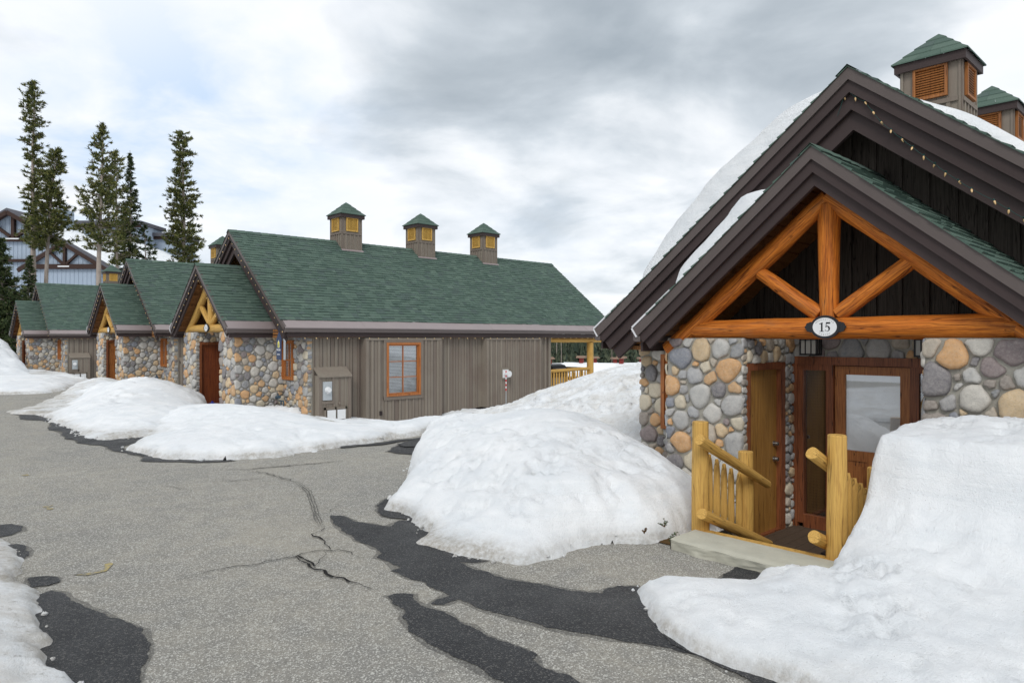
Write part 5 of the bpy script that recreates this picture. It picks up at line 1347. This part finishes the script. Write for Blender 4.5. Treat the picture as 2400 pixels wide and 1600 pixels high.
house('farther snow roofed house with two tan capped chimneys above the dirty snow pile',1455,112,8,11,2.8,1.0,R(60),MT['redwall'],((0,-3.5),(0,1)),3)
# ------------------------------------------------------------------ sky, sun, camera
Wd=bpy.data.worlds.new('World');S.world=Wd;Wd.use_nodes=True
t=Wd.node_tree;n=t.nodes;l=t.links;bg=n['Background'];bg.inputs[1].default_value=.1
SUN_EL=R(43);SUNV=Vector((-.80,-.60,0)).normalized()
sk=n.new('ShaderNodeTexSky');sk.sky_type='NISHITA';sk.sun_disc=False;sk.sun_elevation=SUN_EL;sk.sun_rotation=math.atan2(SUNV.x,SUNV.y)
class WN(NT):
    def __init__(s):s.t=t;s.n=n;s.l=l;s.tc=None
w=WN();tc=n.new('ShaderNodeTexCoord');G=tc.outputs['Generated']
def vm(op,a,b=None,scale=None):
    x=n.new('ShaderNodeVectorMath');x.operation=op
    for i,val in enumerate((a,b)):
        if val is None:continue
        if hasattr(val,'links'):l.new(val,x.inputs[i])
        else:x.inputs[i].default_value=val
    if scale is not None:
        if hasattr(scale,'links'):l.new(scale,x.inputs[3])
        else:x.inputs[3].default_value=scale
    return x
nrm=vm('NORMALIZE',G).outputs[0]
sp=n.new('ShaderNodeSeparateXYZ');l.new(nrm,sp.inputs[0])
inv=w.math('DIVIDE',1.0,w.math('ADD',w.math('MAXIMUM',sp.outputs[2],0.0),.22))
pl=vm('SCALE',nrm,None,inv).outputs[0]
fl=vm('MULTIPLY',pl,(1,1,0)).outputs[0]
mp=n.new('ShaderNodeMapping');mp.inputs['Rotation'].default_value=(0,0,-(AL-math.pi/2));mp.inputs['Location'].default_value=(3.1,1.4,0);mp.inputs['Scale'].default_value=(1.0,1.0,1);l.new(fl,mp.inputs[0])
c1_=w.noise(1.75,9,.52,mp.outputs[0],.35);c2_=w.noise(3.4,7,.55,mp.outputs[0],.4);c3_=w.noise(.7,3,.5,mp.outputs[0])
def blob(px,py,size,weight):
    r=Vector(ray(px,py)).normalized();d=vm('DOT_PRODUCT',nrm,tuple(r)).outputs['Value']
    x=w.math('DIVIDE',w.math('SUBTRACT',1.0,d),size*size*.5)
    return w.math('MULTIPLY',w.math('EXPONENT',w.math('MULTIPLY',x,-1.0)),weight)
dk=None
for b in((1150,90,.20,.20),(1900,40,.35,.14),(950,150,.16,.10),(1700,240,.2,.08),(1500,100,.2,.08),(700,420,.28,.07),(1450,430,.22,.06),(0,60,.2,.06),(1350,280,.15,-.26),(900,330,.22,-.20),(550,180,.22,-.20),(250,330,.28,-.12),(1500,620,.25,-.14),(1100,430,.2,.07),(2350,200,.13,-.30),(250,60,.2,-.10)):
    x=blob(*b);dk=x if dk is None else w.math('ADD',dk,x)
den=w.math('ADD',w.math('ADD',w.math('SUBTRACT',w.math('MULTIPLY',c1_,1.25),.17),w.math('MULTIPLY',c2_,.30)),dk)
cc=w.ramp(den,[(.46,(.92,.935,.955)),(.58,(.77,.805,.84)),(.70,(.585,.635,.68)),(.84,(.455,.505,.55)),(1.0,(.36,.41,.455))])
bl=None
for b in((330,380,.16,.55),(60,430,.12,.5),(620,330,.13,.28),(560,200,.13,.30),(2380,240,.07,.2),(1250,560,.12,.15)):
    x=blob(*b);bl=x if bl is None else w.math('ADD',bl,x)
bm_=w.math('MULTIPLY',bl,w.ramp(w.noise(2.4,6,.55,mp.outputs[0],.3),[(.38,0),(.60,1)]))
cc=w.mix(bm_,cc,(.50,.66,.88))
hz=w.ramp(sp.outputs[2],[(0,1),(.09,.35),(.30,0)])
cc=w.mix(w.math('MULTIPLY',hz,.55),cc,(.83,.87,.92))
cl10=vm('SCALE',cc,None,10.2).outputs[0]
fin=w.mix(.94,sk.outputs[0],cl10)
l.new(fin,bg.inputs[0])
sd=bpy.data.lights.new('sun','SUN');sd.energy=1.45;sd.angle=R(24);sd.color=(1,.965,.91);so=bpy.data.objects.new('sun',sd);C.objects.link(so)
dirv=-(SUNV*math.cos(SUN_EL)+Vector((0,0,math.sin(SUN_EL))));so.rotation_mode='QUATERNION';so.rotation_quaternion=dirv.to_track_quat('-Z','Y');so.location=(-20,0,30)
cd=bpy.data.cameras.new('camera');cd.sensor_width=36;cd.lens=F/2400*36;cd.clip_end=4000;cd.clip_start=.05;cd.shift_y=-(800-Y0)/2400
co=bpy.data.objects.new('camera',cd);C.objects.link(co);co.location=(0,0,EYE);co.rotation_euler=(R(90),0,AL-math.pi/2);S.camera=co
S.view_settings.view_transform='Standard';S.view_settings.look='None';S.view_settings.gamma=1;S.view_settings.exposure=.17
